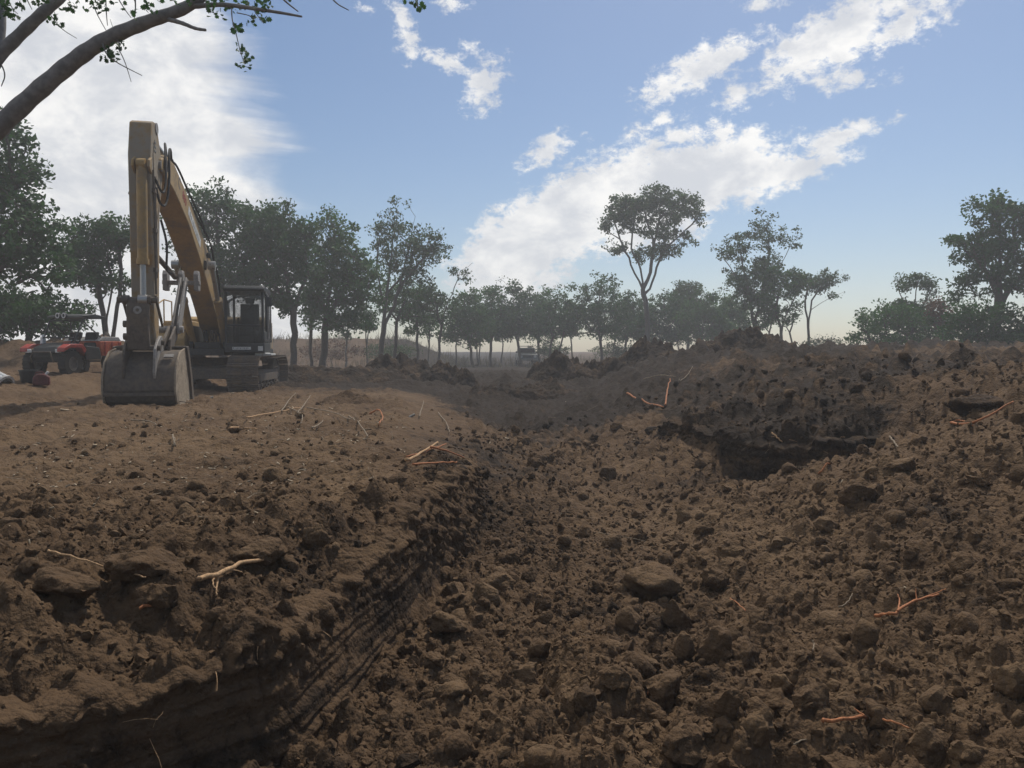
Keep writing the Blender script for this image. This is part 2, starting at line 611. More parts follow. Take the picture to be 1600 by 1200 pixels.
def height(x, y, detail=True):
    """ground level, and soil dampness with painted recess shade, and how cloddy it is there"""
    x, y = np.asarray(x, float), np.asarray(y, float)
    # the level ground on the left
    B = 0.05 + 0.42 * smooth(-8.6, -11.5, x) * smooth(10, 18, y) + 1.0 * smooth(20.5, 27, y) * smooth(-10.5, -14.5, x)
    B = B - 0.09 * smooth(13, 19, y)
    # the far clearing, the rise behind it and the slow swell to the horizon
    G = -0.05 - 0.12 * smooth(30, 45, y) + 0.32 * smooth(52, 66, y) + 0.82 * smooth(75, 150, np.hypot(x, y))
    G = G + 2.0 * np.exp(-((y - 66) / 8) ** 2) * smooth(-4, -10, x) * smooth(-45, -20, x)
    hillr = 0.95 * smooth(5, 12, x) * smooth(90, 60, y)
    G = np.maximum(G, G * 0 + hillr) if True else G
    B = lerp(B, G, smooth(26, 40, y))
    # the dug floor and its rise on the right
    F = -0.66 + 0.07 * smooth(5, 10, y) + 0.15 * smooth(10, 20, y)
    rise = 0.275 * np.clip(x - 1.25, 0, None) ** 1.08
    rise = rise * (0.75 + 0.25 * smooth(2, 5, y))
    F = F + np.minimum(rise, 1.25 + 0.03 * np.clip(x - 6, 0, 8))
    F = F - 0.70 * np.exp(-(((x - 3.5) / 1.7) ** 2 + ((y - 8.9) / 0.95) ** 2))
    F = F - 0.22 * np.exp(-(((x - 3.75) / 0.45) ** 2 + ((y - 5.9) / 0.35) ** 2))
    F = lerp(F, -0.02 + 0 * F, smooth(17, 29, y) * smooth(4, 1.5, x))
    F = lerp(F, G, smooth(26, 40, y))
    # the bank on the right with its undercut face
    t, tp = poly_dist(x, y, BANK_EDGE)
    t = -t
    if detail:
        t = t + 0.20 * fbm2(x * 1.3, y * 1.3, 3, 5) * smooth(12, 16, y)
    R = -0.04 + 1.0 * (1 - np.exp(-np.clip(t, 0, None) / 8.5))
    R = lerp(R, G, smooth(34, 60, y))
    wb = lerp(0.14, 2.2, smooth(10.8, 13.5, y))
    wb = np.where(x > 5.0, 2.5, wb)
    zr = lerp(F, np.maximum(F, R), smooth(0, 1, t / wb))
    # the cut edge of the bench on the left: a crumbling slope, then a scraped face (its own mesh) down to the floor
    s, sp = poly_dist(x, y, BENCH_EDGE)
    steepness = smooth(8.4, 6.6, y)
    w_up = lerp(0.95, 0.42, smooth(3.0, 5.5, y))
    su = s
    if detail:
        su = s + (0.13 * fbm2(x * 1.4, y * 1.4, 3, 11) + 0.04 * fbm2(x * 6, y * 6, 2, 12)) * smooth(-0.12, -0.45, s)
    z_lip = lerp(-0.24, -0.10, smooth(3.0, 6.5, y))
    up = lerp(B, z_lip, smooth(-w_up, -0.05, su) ** 1.2)
    z_st = np.where(s < -0.13, up, lerp(z_lip, zr, np.clip((s + 0.13) / 0.09, 0, 1)))
    kg = np.clip((s + 1.1) / 2.3, 0, 1)
    z_ge = lerp(B, zr, lerp(smooth(0, 1, kg), kg, 0.4))
    z = lerp(z_ge, z_st, steepness)
    k = lerp(kg, np.clip((s + w_up) / (w_up + 0.05), 0, 1), steepness)
    prof = k
    onwall = smooth(0.0, 0.35, k) * smooth(1.0, 0.97, k) * steepness
    inpit = smooth(0.2, 1.0, k) * (1 - onwall)
    bench = (1 - smooth(0.0, 0.25, k))
    far = smooth(15, 24, y)
    fdist = smooth(45, 30, np.hypot(x, y))
    right = smooth(0, 0.4, t / wb)
    # soil: dry on the trodden bench, brown in the dig, dark and damp where tipped; undercut shade painted in
    moist_shade = 0.36 + 0.10 * inpit - 0.12 * bench * smooth(3.8, 6.5, y) * smooth(24, 20, y) + 0.16 * onwall
    moist_shade = moist_shade + 0.18 * bench * smooth(4.4, 3.0, y)
    moist_shade = moist_shade + 0.72 * smooth(11, 17, y) * inpit * smooth(4.5, 1.5, x)
    moist_shade = moist_shade + 0.38 * right * smooth(8, 11, y) * smooth(14, 6, x)
    moist_shade = moist_shade + 0.42 * np.exp(-((x + 0.25) / 0.8) ** 2 - ((y - 8.6) / 2.0) ** 2)
    moist_shade = moist_shade + 0.75 * smooth(18, 22, y) * smooth(42, 34, y) * smooth(-8, -5.5, x)
    moist_shade = moist_shade - 0.16 * np.exp(-((x - 1.25) / 1.0) ** 2 - ((y - 8) / 3.0) ** 2)
    moist_shade = moist_shade - 0.12 * smooth(2.6, 3.6, x) * smooth(8.0, 6.5, y)
    moist_shade = moist_shade + 0.10 * smooth(50, 60, y) + 0.25 * np.exp(-((x - 3.5) / 1.8) ** 2 - ((y - 9.2) / 1.2) ** 2)  # last term paints the shade of the undercut recess into the soil tone
    if detail:
        moist_shade = moist_shade + 0.24 * fbm2(x * 0.7, y * 0.7, 4, 31) + 0.16 * fbm2(x * 3.1, y * 3.1, 3, 35)
        rough = 0.42 * bench + 1.0 * inpit + 0.55 * right * 0 + 0.2
        rough = rough + 0.5 * bench * smooth(5.5, 4.0, y) + 1.0 * onwall
        rough = rough * (1 - 0.55 * np.exp(-((x - 1.1) / 0.9) ** 2 - ((y - 8) / 3) ** 2)) * fdist
        z = z + 0.055 * fbm2(x * 0.55, y * 0.55, 4, 41) * (0.6 + far)
        z = z + rough * 0.065 * (1 + 0.8 * right * smooth(6, 9, y)) * lumps(x / 0.42, y / 0.42, 51, 0.5) * (0.5 + 0.9 * smooth(-0.2, 0.35, fbm2(x * 0.6, y * 0.6, 2, 55)))
        z = z + rough * 0.036 * (1 + 0.8 * smooth(6, 10, y)) * lumps(x / 0.17, y / 0.17, 61, 0.7)
        z = z + rough * 0.022 * lumps(x / 0.085, y / 0.085, 71, 0.75) + rough * 0.013 * lumps(x / 0.045, y / 0.045, 73, 0.8) * smooth(9, 6, y)
        z = z + 0.022 * rough * fbm2(x * 7, y * 7, 3, 81)
        z = z + smooth(6, 8, y) * smooth(20, 15, y) * fdist * (0.3 + 0.7 * inpit) * (0.05 * lumps(x / 0.26, y / 0.26, 97, 0.75) + 0.03 * fbm2(x * 4, y * 4, 3, 98))
        z = z + far * fdist * 0.16 * lumps(x / 0.9, y / 0.9, 91, 0.6) * (0.35 + 0.65 * np.maximum(inpit, smooth(20, 24, y)))
        z = z + right * smooth(7, 10, y) * fdist * 0.07 * lumps(x / 0.6, y / 0.6, 95, 0.6)
        # old wheel ruts over the bench
        rut = np.sin((x * 0.35 + y) * 2.1 + 0.8 * fbm2(x * 0.3, y * 0.3, 2, 111))
        z = z + bench * 0.03 * rut * smooth(5, 8, y) * smooth(24, 18, y)
    return z, np.clip(moist_shade, 0, 1), inpit, bench, onwall


def ground_z(x, y):
    return float(height(np.array([x]), np.array([y]))[0][0])


def ray(px, py):
    x, y, z = (px - 800) / FPX, 1.0, (600 - py) / FPX
    c, s_ = math.cos(PITCH), math.sin(PITCH)
    return np.array([x, y * c + z * s_, z * c - y * s_])


def at(px, py, d):
    """the point of that line of sight at the distance d along +Y"""
    r = ray(px, py)
    return CAM + r * (d / r[1])


def hit(px, py, dmax=60.0):
    """where a line of sight first meets the ground"""
    r = ray(px, py)
    d = np.geomspace(1.6, dmax, 900)
    P = CAM[None] + r[None] * (d / r[1])[:, None]
    z = height(P[:, 0], P[:, 1])[0]
    below = np.nonzero(P[:, 2] <= z)[0]
    i = below[0] if len(below) else len(d) - 1
    return np.array([P[i, 0], P[i, 1], z[i]])


def build_ground():
    a = np.concatenate([np.radians(np.linspace(-180, -44, 70, endpoint=False)), np.radians(np.linspace(-44, 44, 640, endpoint=False)),
                        np.radians(np.linspace(44, 180, 70, endpoint=False))])
    r = np.concatenate([np.geomspace(0.25, 2.0, 22, endpoint=False), np.geomspace(2, 7.5, 300, endpoint=False),
                        np.geomspace(7.5, 40, 170, endpoint=False), np.geomspace(40, 172, 50)])
    A, Rr = np.meshgrid(a, r)
    x, y = np.sin(A) * Rr, np.cos(A) * Rr
    z, moist_shade, *_ = height(x, y)
    n, mrows = len(a), len(r)
    V = np.stack([x, y, z], -1).reshape(-1, 3)
    V = np.vstack([V, [[0, 0, ground_z(0, 0)]]])
    i, j = np.meshgrid(np.arange(mrows - 1), np.arange(n), indexing='ij')
    j2 = (j + 1) % n
    Q = np.stack([i * n + j, (i + 1) * n + j, (i + 1) * n + j2, i * n + j2], -1).reshape(-1, 4)
    Q = Q[:, ::-1]
    c = len(V) - 1
    T = np.stack([np.full(n, c), (np.arange(n) + 1) % n, np.arange(n)], -1)[:, ::-1]
    me = new_mesh('ground', V, [Q, T], M['soil'], True)
    at_ = me.attributes.new('moisture_shade', 'FLOAT', 'POINT')
    at_.data.foreach_set('value', np.append(moist_shade.ravel(), 0.5).astype(np.float32))
    o = link('ground', me)
    tag(o, kind='structure')
    o['label'] = 'brown dug earth with a trench and level bench'


build_ground()


def cut_face(name, label, path, side, seed, y_from, y_to, scrape=1.0, back=0.24, lean=0.13, proud=0.015, damp=0.62):
    """the scraped vertical face of a cut: runs along its foot, leans back, ends in a broken lip"""
    P = np.array(path, float)
    seg = np.linalg.norm(np.diff(P, axis=0), axis=1)
    cum = np.concatenate([[0], np.cumsum(seg)])
    fine = np.arange(0, cum[-1], 0.011)
    X = np.interp(fine, cum, P[:, 0])
    Yp = np.interp(fine, cum, P[:, 1])
    ker = np.ones(31) / 31
    X = np.convolve(np.pad(X, 15, 'edge'), ker, 'valid')
    Yp = np.convolve(np.pad(Yp, 15, 'edge'), ker, 'valid')
    sel = (Yp > y_from) & (Yp < y_to)
    X, Yp, fine = X[sel], Yp[sel], fine[sel]
    tx, ty = np.gradient(X), np.gradient(Yp)
    L = np.hypot(tx, ty)
    nx, ny = -ty / L * side, tx / L * side          # into the bank
    zb = height(X - nx * 0.10, Yp - ny * 0.10, False)[0]
    zt_ = height(X + nx * back, Yp + ny * back)[0]
    zt_ = np.convolve(np.pad(zt_, 4, 'edge'), np.ones(9) / 9, 'valid')
    m = 52
    v = np.linspace(0, 1, m)[None, :]
    T = fine[:, None] + 0 * v
    z0, z1 = (zb - 0.07)[:, None], (zt_ + proud)[:, None]
    Hh = np.maximum(z1 - z0, 0.02)
    zz = z0 + Hh * v
    hgt = np.minimum(Hh, 1.0)
    scrape = scrape * smooth(6.0, 4.6, Yp)[:, None] if scrape > .5 else scrape + 0 * v
    off = -0.02 + lean * v ** 1.2 + 0.05 * fbm2(T * 1.1, zz * 2.0, 3, seed) * hgt
    off = off + scrape * (0.015 * grad2(T * 0.5 + 0.3 * zz, zz * 26, seed + 1) + 0.010 * grad2(T * 1.3, zz * 62, seed + 2) + 0.004 * grad2(T * 9, zz * 8, seed + 13))
    crumble = smooth(0.45, 0.95, v + 0.18 * fbm2(T * 2.2, zz * 2, 2, seed + 3) + 0.7 * (1 - scrape))
    off = off - crumble * (0.045 * lumps(T / 0.14, zz / 0.11, seed + 4, 0.75) + 0.024 * lumps(T / 0.06, zz / 0.05, seed + 5, 0.8))
    crack = np.abs(grad2(T * 5.5 + 1.2 * grad2(T * 3, zz * 3, seed + 8), zz * 4.5, seed + 6))
    off = off + 0.018 * smooth(0.07, 0.0, crack) * (1 - 0.5 * crumble)
    lip = smooth(0.88, 1.0, v)
    off = off + lip * (0.10 + 0.08 * fbm2(T * 5, 0 * T, 3, seed + 7)) + smooth(0.93, 1.0, v) * 0.16
    zz = zz + smooth(0.7, 1.0, v) * 0.035 * fbm2(T * 6, zz * 0, 3, seed + 9) - smooth(0.95, 1.0, v) * 0.03
    V = np.stack([X[:, None] + nx[:, None] * off, Yp[:, None] + ny[:, None] * off, zz], -1).reshape(-1, 3)
    n = len(X)
    i, j = np.meshgrid(np.arange(n - 1), np.arange(m - 1), indexing='ij')
    Q = np.stack([i * m + j, (i + 1) * m + j, (i + 1) * m + j + 1, i * m + j + 1], -1).reshape(-1, 4)
    me = new_mesh(name, V, Q if side < 0 else Q[:, ::-1], M['soil'], True)
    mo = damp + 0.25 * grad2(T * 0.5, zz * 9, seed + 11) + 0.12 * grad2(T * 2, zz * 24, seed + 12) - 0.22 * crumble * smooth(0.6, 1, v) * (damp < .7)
    a_ = me.attributes.new('moisture_shade', 'FLOAT', 'POINT')
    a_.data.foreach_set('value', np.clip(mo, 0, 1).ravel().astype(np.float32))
    o = link(name, me)
    tag(o, kind='structure')
    o['label'] = label
    return o


cut_face('trench_wall', 'dark scraped face of the trench below the left bench', BENCH_EDGE, 1, 801, 0.9, 7.9)
cut_face('bank_face', 'dark undercut face of the right bank', BANK_EDGE[:9], 1, 851, 8.6, 12.4, scrape=0.4, back=0.30, lean=-0.02, proud=-0.07, damp=0.85)  # high damp value also darkens the face with painted undercut shade


def spoil_heap(px, base_py, d, w, h, label, seed, wide=1.0, moist_shade=0.85, peaks=((0, 0, 1.0),)):
    """a tipped heap of clods, its own mesh standing on the ground"""
    c = at(px, base_py, d)
    gx, gy = c[0], c[1]
    n, m = 84, 40
    a = np.linspace(0, 2 * math.pi, n, endpoint=False)
    r = np.linspace(0.0, 1.0, m) ** 0.8
    A, Rr = np.meshgrid(a, r)
    lx, ly = np.cos(A) * Rr * w / 2 * wide, np.sin(A) * Rr * w / 2
    x, y = gx + lx, gy + ly
    wob = 1 + 0.25 * fbm2(np.cos(A) * 1.3 + seed, np.sin(A) * 1.3, 3, seed)
    top = np.zeros_like(x)
    for (ox, oy, k) in peaks:
        q = np.hypot((lx - ox * w / 2 * wide) / (w / 2 * wide), (ly - oy * w / 2) / (w / 2)) / (wob * 0.85)
        top = np.maximum(top, k * np.clip(1 - q, 0, 1) ** 0.85)
    z = top * h
    z = z * (1 + 0.25 * fbm2(x * 1.1, y * 1.1, 4, seed + 3))
    body = smooth(0.0, 0.15, top)
    z = z + body * (0.22 * lumps(x / 0.55, y / 0.55, seed + 5, 0.65) + 0.10 * lumps(x / 0.22, y / 0.22, seed + 7, 0.7) + 0.05 * fbm2(x * 5, y * 5, 3, seed + 9)) * min(1.0, h)
    gz = height(x, y)[0]
    rim = smooth(0.9, 1.0, Rr)
    zz = gz + z - 0.03 - 0.25 * rim
    V = np.stack([x - gx, y - gy, zz - gz.mean()], -1).reshape(-1, 3)
    i, j = np.meshgrid(np.arange(m - 1), np.arange(n), indexing='ij')
    j2 = (j + 1) % n
    Q = np.stack([i * n + j, (i + 1) * n + j, (i + 1) * n + j2, i * n + j2], -1).reshape(-1, 4)
    me = new_mesh('spoil_heap', V, Q, M['soil'], True)
    av = me.attributes.new('moisture_shade', 'FLOAT', 'POINT')
    av.data.foreach_set('value', np.clip(moist_shade + 0.2 * fbm2(x * 1.5, y * 1.5, 3, seed + 13), 0, 1).ravel().astype(np.float32))
    o = link('spoil_heap', me, loc=(gx, gy, gz.mean()))
    tag(o, label, 'dirt heap', 'heaps of dug earth at the far end of the trench')
    return o


spoil_heap(625, 590, 27, 3.8, 0.95, 'dark rounded dirt heap right of the excavator tracks, below the airy tall tree', 201)
spoil_heap(690, 590, 26.5, 2.2, 0.6, 'small dark dirt heap at right foot of the rounded heap', 221)
spoil_heap(722, 592, 25.5, 1.3, 0.42, 'smallest low heap at the near edge of the bare track', 231)
spoil_heap(505, 585, 26, 5.2, 0.55, 'long low ridge of dark clods just right of excavator', 241, 1.3, peaks=((-0.5, 0, .8), (0, 0.1, .7), (0.4, 0, .9)))
spoil_heap(872, 592, 27, 3.0, 0.85, 'steep dark heap beside the far parked vehicle', 251)
spoil_heap(935, 594, 26.5, 2.4, 0.66, 'dark flat-topped heap between two steeper heaps', 261, peaks=((-0.2, 0, .85), (0.25, 0, .8)))
spoil_heap(1003, 594, 27, 2.6, 0.72, 'dark heap with a knobbly upright top under the tall umbrella tree', 271, peaks=((0, 0, 1.0), (-0.15, 0, .9), (-0.5, 0, .45), (0.5, 0, .45)))
spoil_heap(1165, 590, 25, 3.1, 0.62, 'largest dirt heap with broad base and peaked top on the right bank', 281, 1.15, peaks=((0, 0, 1.15), (-0.35, 0, .72), (0.3, 0.1, .75)))
spoil_heap(820, 606, 22, 2.6, 0.30, 'low dark spread of clods in front of the bare track', 291, 1.4)
spoil_heap(545, 622, 13.8, 1.5, 0.22, 'small brown mound on the bench beside tangled brush', 301, 1.0, 0.55)


# ------------------------------------------------------------------ clods and stones
def clod_shape(seed, sub=2, blocky=0.5):
    rnd = random.Random(seed)
    bm = bmesh.new()
    bmesh.ops.create_icosphere(bm, subdivisions=sub, radius=1.0)
    planes = [(Vector((rnd.gauss(0, 1), rnd.gauss(0, 1), rnd.gauss(0, 1))).normalized(), rnd.uniform(0.55, 0.95)) for _ in range(13)]
    off = Vector((rnd.random() * 50, rnd.random() * 50, rnd.random() * 50))
    for v in bm.verts:
        p = v.co.copy()
        for n, dd in planes:
            e = p.dot(n) - dd
            if e > 0:
                p -= n * e * (0.5 + 0.5 * blocky)
        p *= 1 + 0.30 * mnoise.noise(p * 1.5 + off) + 0.16 * mnoise.noise(p * 3.7 + off) + ((0.13 * (0.4 - abs(mnoise.noise(p * 6 + off))) + 0.07 * mnoise.noise(p * 13 + off)) if sub > 2 else 0)
        v.co = p
    bm.verts.ensure_lookup_table()
    V = np.array([tuple(v.co) for v in bm.verts])
    F = np.array([[v.index for v in f.verts] for f in bm.faces])
    bm.free()
    return V, F


SMALL = [clod_shape(400 + i, 2, 0.7) for i in range(16)]     # 80 faces
TINY = []
for i in range(12):                                           # 20 faces
    bm_ = bmesh.new()
    bmesh.ops.create_icosphere(bm_, subdivisions=1, radius=1.0)
    V_ = np.array([tuple(v.co) for v in bm_.verts])
    F_ = np.array([[v.index for v in f.verts] for f in bm_.faces])
    bm_.free()
    V_ = V_ * (1 + 0.7 * (RNG.random((len(V_), 1)) - 0.5))
    TINY.append((V_, F_))


def rotmats(n, rng, tilt=math.pi):
    q = rng.normal(size=(n, 4))
    q /= np.linalg.norm(q, axis=1, keepdims=True)
    w, x, y, z = q.T
    return np.stack([1 - 2 * (y * y + z * z), 2 * (x * y - z * w), 2 * (x * z + y * w), 2 * (x * y + z * w), 1 - 2 * (x * x + z * z),
                     2 * (y * z - x * w), 2 * (x * z - y * w), 2 * (y * z + x * w), 1 - 2 * (x * x + y * y)], -1).reshape(-1, 3, 3)


def scatter_points(n, rng, r0, r1, amin=-42, amax=42):
    r = np.exp(rng.uniform(math.log(r0), math.log(r1), n))
    a = np.radians(rng.uniform(amin, amax, n))
    return np.sin(a) * r, np.cos(a) * r, r


def crumbs(name, label, n, shapes, rng, r0, r1, size, smax, mat, sink=0.42, big=0.0, fade=False):
    x, y, r = scatter_points(n, rng, r0, r1)
    z, moist_shade, inpit, bench, onwall = height(x, y)
    patch = fbm2(x * 0.9, y * 0.9, 3, 601)
    open_floor = np.exp(-((x - 1.15) / 0.95) ** 2 - ((y - 8.2) / 2.6) ** 2)
    keep = rng.random(n) < np.clip((0.95 * inpit + 0.14 * bench + 0.6 * bench * smooth(5.2, 3.8, y) + 0.75 * onwall + 0.3 * patch) * (1 - big * 0.75 * open_floor) * (1 - big * 0.5 * bench * smooth(5, 6, y)), 0.01, 1)
    keep &= rng.random(n) < 1 - (0.45 if fade else 0.15) * smooth(5.5, 9.0, r)
    poly_s = poly_dist(x, y, BENCH_EDGE)[0]
    keep &= ~((poly_s > -0.13) & (poly_s < 0.05) & (y < 7.5))
    x, y, r, z, moist_shade = x[keep], y[keep], r[keep], z[keep], moist_shade[keep]
    n = len(x)
    s = np.minimum(size * r * (rng.pareto(2.2, n) * 0.55 + 0.45), smax)
    sc = s[:, None] * rng.uniform(0.65, 1.25, (n, 3))
    R = rotmats(n, rng)
    Vs, Fs, Ms, base = [], [], [], 0
    pick = rng.integers(0, len(shapes), n)
    mo = np.clip(moist_shade + rng.normal(0, 0.15, n) - 0.10, 0, 1)
    for k, (V, F) in enumerate(shapes):
        idx = np.nonzero(pick == k)[0]
        if not len(idx):
            continue
        P = np.einsum('nij,nvj->nvi', R[idx], V[None] * sc[idx][:, None, :])
        P += np.stack([x[idx], y[idx], z[idx] + s[idx] * (0.5 - sink)], -1)[:, None, :]
        Vs.append(P.reshape(-1, 3))
        Fs.append((F[None] + (np.arange(len(idx)) * len(V))[:, None, None]).reshape(-1, F.shape[1]) + base)
        Ms.append(np.repeat(mo[idx], len(V)))
        base += len(idx) * len(V)
    me = new_mesh(name, np.vstack(Vs), np.vstack(Fs), mat, True, 50)
    a = me.attributes.new('moisture_shade', 'FLOAT', 'POINT')
    a.data.foreach_set('value', np.concatenate(Ms).astype(np.float32))
    o = link(name, me)
    tag(o, label, None, None, 'stuff')
    return o


crumbs('soil_crumbs', 'fine loose crumbs of brown soil over the dig', 36000, TINY, np.random.default_rng(21), 2.3, 12, 0.0026, 0.03, M['clod'])
crumbs('dirt_rubble', 'small broken clods strewn over the dig floor and banks', 9500, SMALL, np.random.default_rng(22), 2.3, 16, 0.0046, 0.085, M['clod'], big=1.0, fade=True)

CLODS = []
for i in range(14):
    V_, F_ = clod_shape(700 + i, 4, 0.75)
    CLODS.append((V_, F_))


def clod_mesh(k, moist_shade):
    V_, F_ = CLODS[k]
    me = new_mesh('dirt_clod', V_, F_, M['clod'], True, 55)
    a = me.attributes.new('moisture_shade', 'FLOAT', 'POINT')
    a.data.foreach_set('value', np.full(len(V_), moist_shade, np.float32))
    return me


CLOD_ME = {(k, q): clod_mesh(k, m_) for k in range(14) for q, m_ in enumerate((0.18, 0.40, 0.72))}


def place_clod(x, y, sx, sy, sz, rot, k, q, label, group, cat='clod', sink=0.3, name='dirt_clod', gz=None):
    o = link(name, CLOD_ME[(k, q)], loc=(x, y, (ground_z(x, y) if gz is None else gz) + sz * (1 - 2 * sink) * 0.55))
    o.scale = (sx, sy, sz)
    o.rotation_euler = rot
    return tag(o, label, cat, group)


def clod_at(px, py, wpx, hpx, k, q, label, tilt=(0, 0, 0), name='dirt_clod', cat='clod', depth=0.9):
    p = hit(px, py + hpx * 0.45)
    s = p[1] / FPX
    return place_clod(p[0], p[1] + wpx * s * 0.2, wpx * s / 2, wpx * s / 2 * depth, hpx * s / 2 * 1.15, tilt, k, q, label, None, cat, 0.18, name)


clod_at(1022, 908, 98, 62, 0, 0, 'largest brown boulder of packed earth in the middle of the trench', (0, 0, .4), 'earth_boulder', 'boulder')
clod_at(1057, 962, 52, 56, 1, 0, 'upright flat slab of grey earth below the largest boulder', (0.2, -0.3, 0), 'earth_slab', 'clod', 0.5)
clod_at(1070, 1014, 34, 46, 2, 0, 'reddish-brown upright clod beneath the flat slab', (0, .2, 0))
clod_at(1460, 1152, 78, 72, 3, 0, 'pale angular boulder at the lower right beside an orange root', (.2, .3, .8), 'earth_boulder', 'boulder')
clod_at(1190, 1134, 62, 58, 4, 0, 'rounded clod at the bottom left of the forked orange root', (0, 0, 1))
clod_at(1222, 1068, 40, 32, 5, 0, 'light-topped clod above the rounded clod, lower right', (0, .2, 2))
clod_at(1137, 1092, 42, 76, 6, 1, 'tall leaning clod beside a black gap, lower right', (.2, .35, 0), depth=.7)
clod_at(490, 836, 38, 36, 7, 0, 'pale angular stone on top of the cut wall of the bench', (.3, .3, .5), 'stone', 'stone')
clod_at(220, 878, 130, 58, 8, 1, 'broad overhanging clod above a dark hollow on the bench edge', (0, .1, .3), depth=.7)
clod_at(92, 924, 105, 42, 9, 1, 'long low clod beneath the thin pale twig at left', (0, .1, .2), depth=.7)
clod_at(400, 876, 84, 36, 10, 1, 'flat clod behind the pale root with orange fibres', (0, 0, .7))
clod_at(965, 1072, 54, 30, 11, 1, 'flattish clod left of the tall leaning clod', (0, 0, .2))
clod_at(912, 1088, 46, 42, 12, 2, 'dark rough clod in the trench floor, bottom centre', (0, 0, 1.2))
clod_at(1270, 1085, 66, 50, 13, 1, 'big dark clod behind the forked orange root', (.2, 0, .4))
clod_at(1590, 1068, 60, 60, 2, 0, 'grey clod cut by the right edge of the photo', (0, 0, 1.9))
clod_at(1380, 1118, 66, 46, 5, 1, 'dark smooth clod left of the pale angular boulder', (0, 0, 1.1))
clod_at(700, 976, 60, 34, 9, 0, 'pale lump at the foot of the cut wall', (0, .2, .6))
clod_at(1165, 1010, 60, 50, 4, 1, 'brown clod right of the upright flat slab', (.3, 0, 2.2))
clod_at(1330, 1195, 90, 60, 8, 1, 'large dark clod at the bottom edge, right', (0, 0, .9))
clod_at(1080, 1180, 120, 50, 11, 1, 'long ridge of packed earth at the bottom edge, centre right', (0, .1, .8), depth=.6)
clod_at(840, 715, 46, 34, 12, 1, 'dark knobbly clod sticking up in the trench behind the root pile', (.4, 0, 0))
clod_at(950, 738, 34, 26, 6, 1, 'dark clod alone on the smooth brown trench floor', (0, 0, .4))
clod_at(1545, 622, 110, 40, 0, 2, 'long dark clod on the right bank near the frame edge', (0, 0, .2), depth=.6)

LANDMARKS = [((1022, 908), 'the largest boulder'), ((1460, 1152), 'the pale angular boulder'), ((1410, 958), 'the forked orange root'),
             ((1350, 1140), 'the thin forked root'), ((370, 905), 'the pale frayed root'), ((150, 905), 'the long thin pale twig'),
             ((690, 720), 'the bunch of orange roots'), ((1220, 745), 'the undercut bank'), ((1535, 655), 'the bent bank root'),
             ((690, 930), 'the foot of the cut wall'), ((600, 1150), 'the lowest cut wall end'), ((840, 1195), 'the bottom edge centre'),
             ((1590, 900), 'the right edge'), ((1590, 1190), 'the lower right corner'), ((850, 640), 'the far trench end'),
             ((240, 640), 'the excavator bucket'), ((1165, 590), 'the largest dirt heap'), ((490, 836), 'the pale bench stone'),
             ((840, 760), 'the mid-trench dark soil'), ((1250, 860), 'the slope below the undercut'), ((30, 760), 'the left bench edge')]


def clod_label(x, y, s, q, bench):
    """how the clod looks and which landmark it lies next to"""
    tone = ('dry pale', 'brown', 'dark damp')[q]
    size = 'fist-sized' if s < 0.038 else ('loaf-sized' if s < 0.055 else ('bulky' if s < 0.085 else 'very large'))
    u, v = 800 + FPX * x / y, 550 + FPX * 1.55 / y if bench < .5 else 550 + FPX * 0.95 / y
    (a, b), what = min(LANDMARKS, key=lambda m_: math.hypot(m_[0][0] - u, m_[0][1] - v))
    dx, dy = u - a, v - b
    side = ('right of' if dx > 0 else 'left of') if abs(dx) > 1.6 * abs(dy) else (('below' if dy > 0 else 'above') if abs(dy) > 1.6 * abs(dx) else
            ('to lower right of' if dx > 0 and dy > 0 else 'to upper right of' if dx > 0 else 'to lower left of' if dy > 0 else 'to upper left of'))
    d = math.hypot(dx, dy)
    how = 'close against' if d < 45 else ('just' if d < 95 else ('somewhat' if d < 150 else 'well'))
    return f'{size} {tone} clod {how} {side} {what}' if d >= 45 else f'{size} {tone} clod hard by {what}, {side} it'


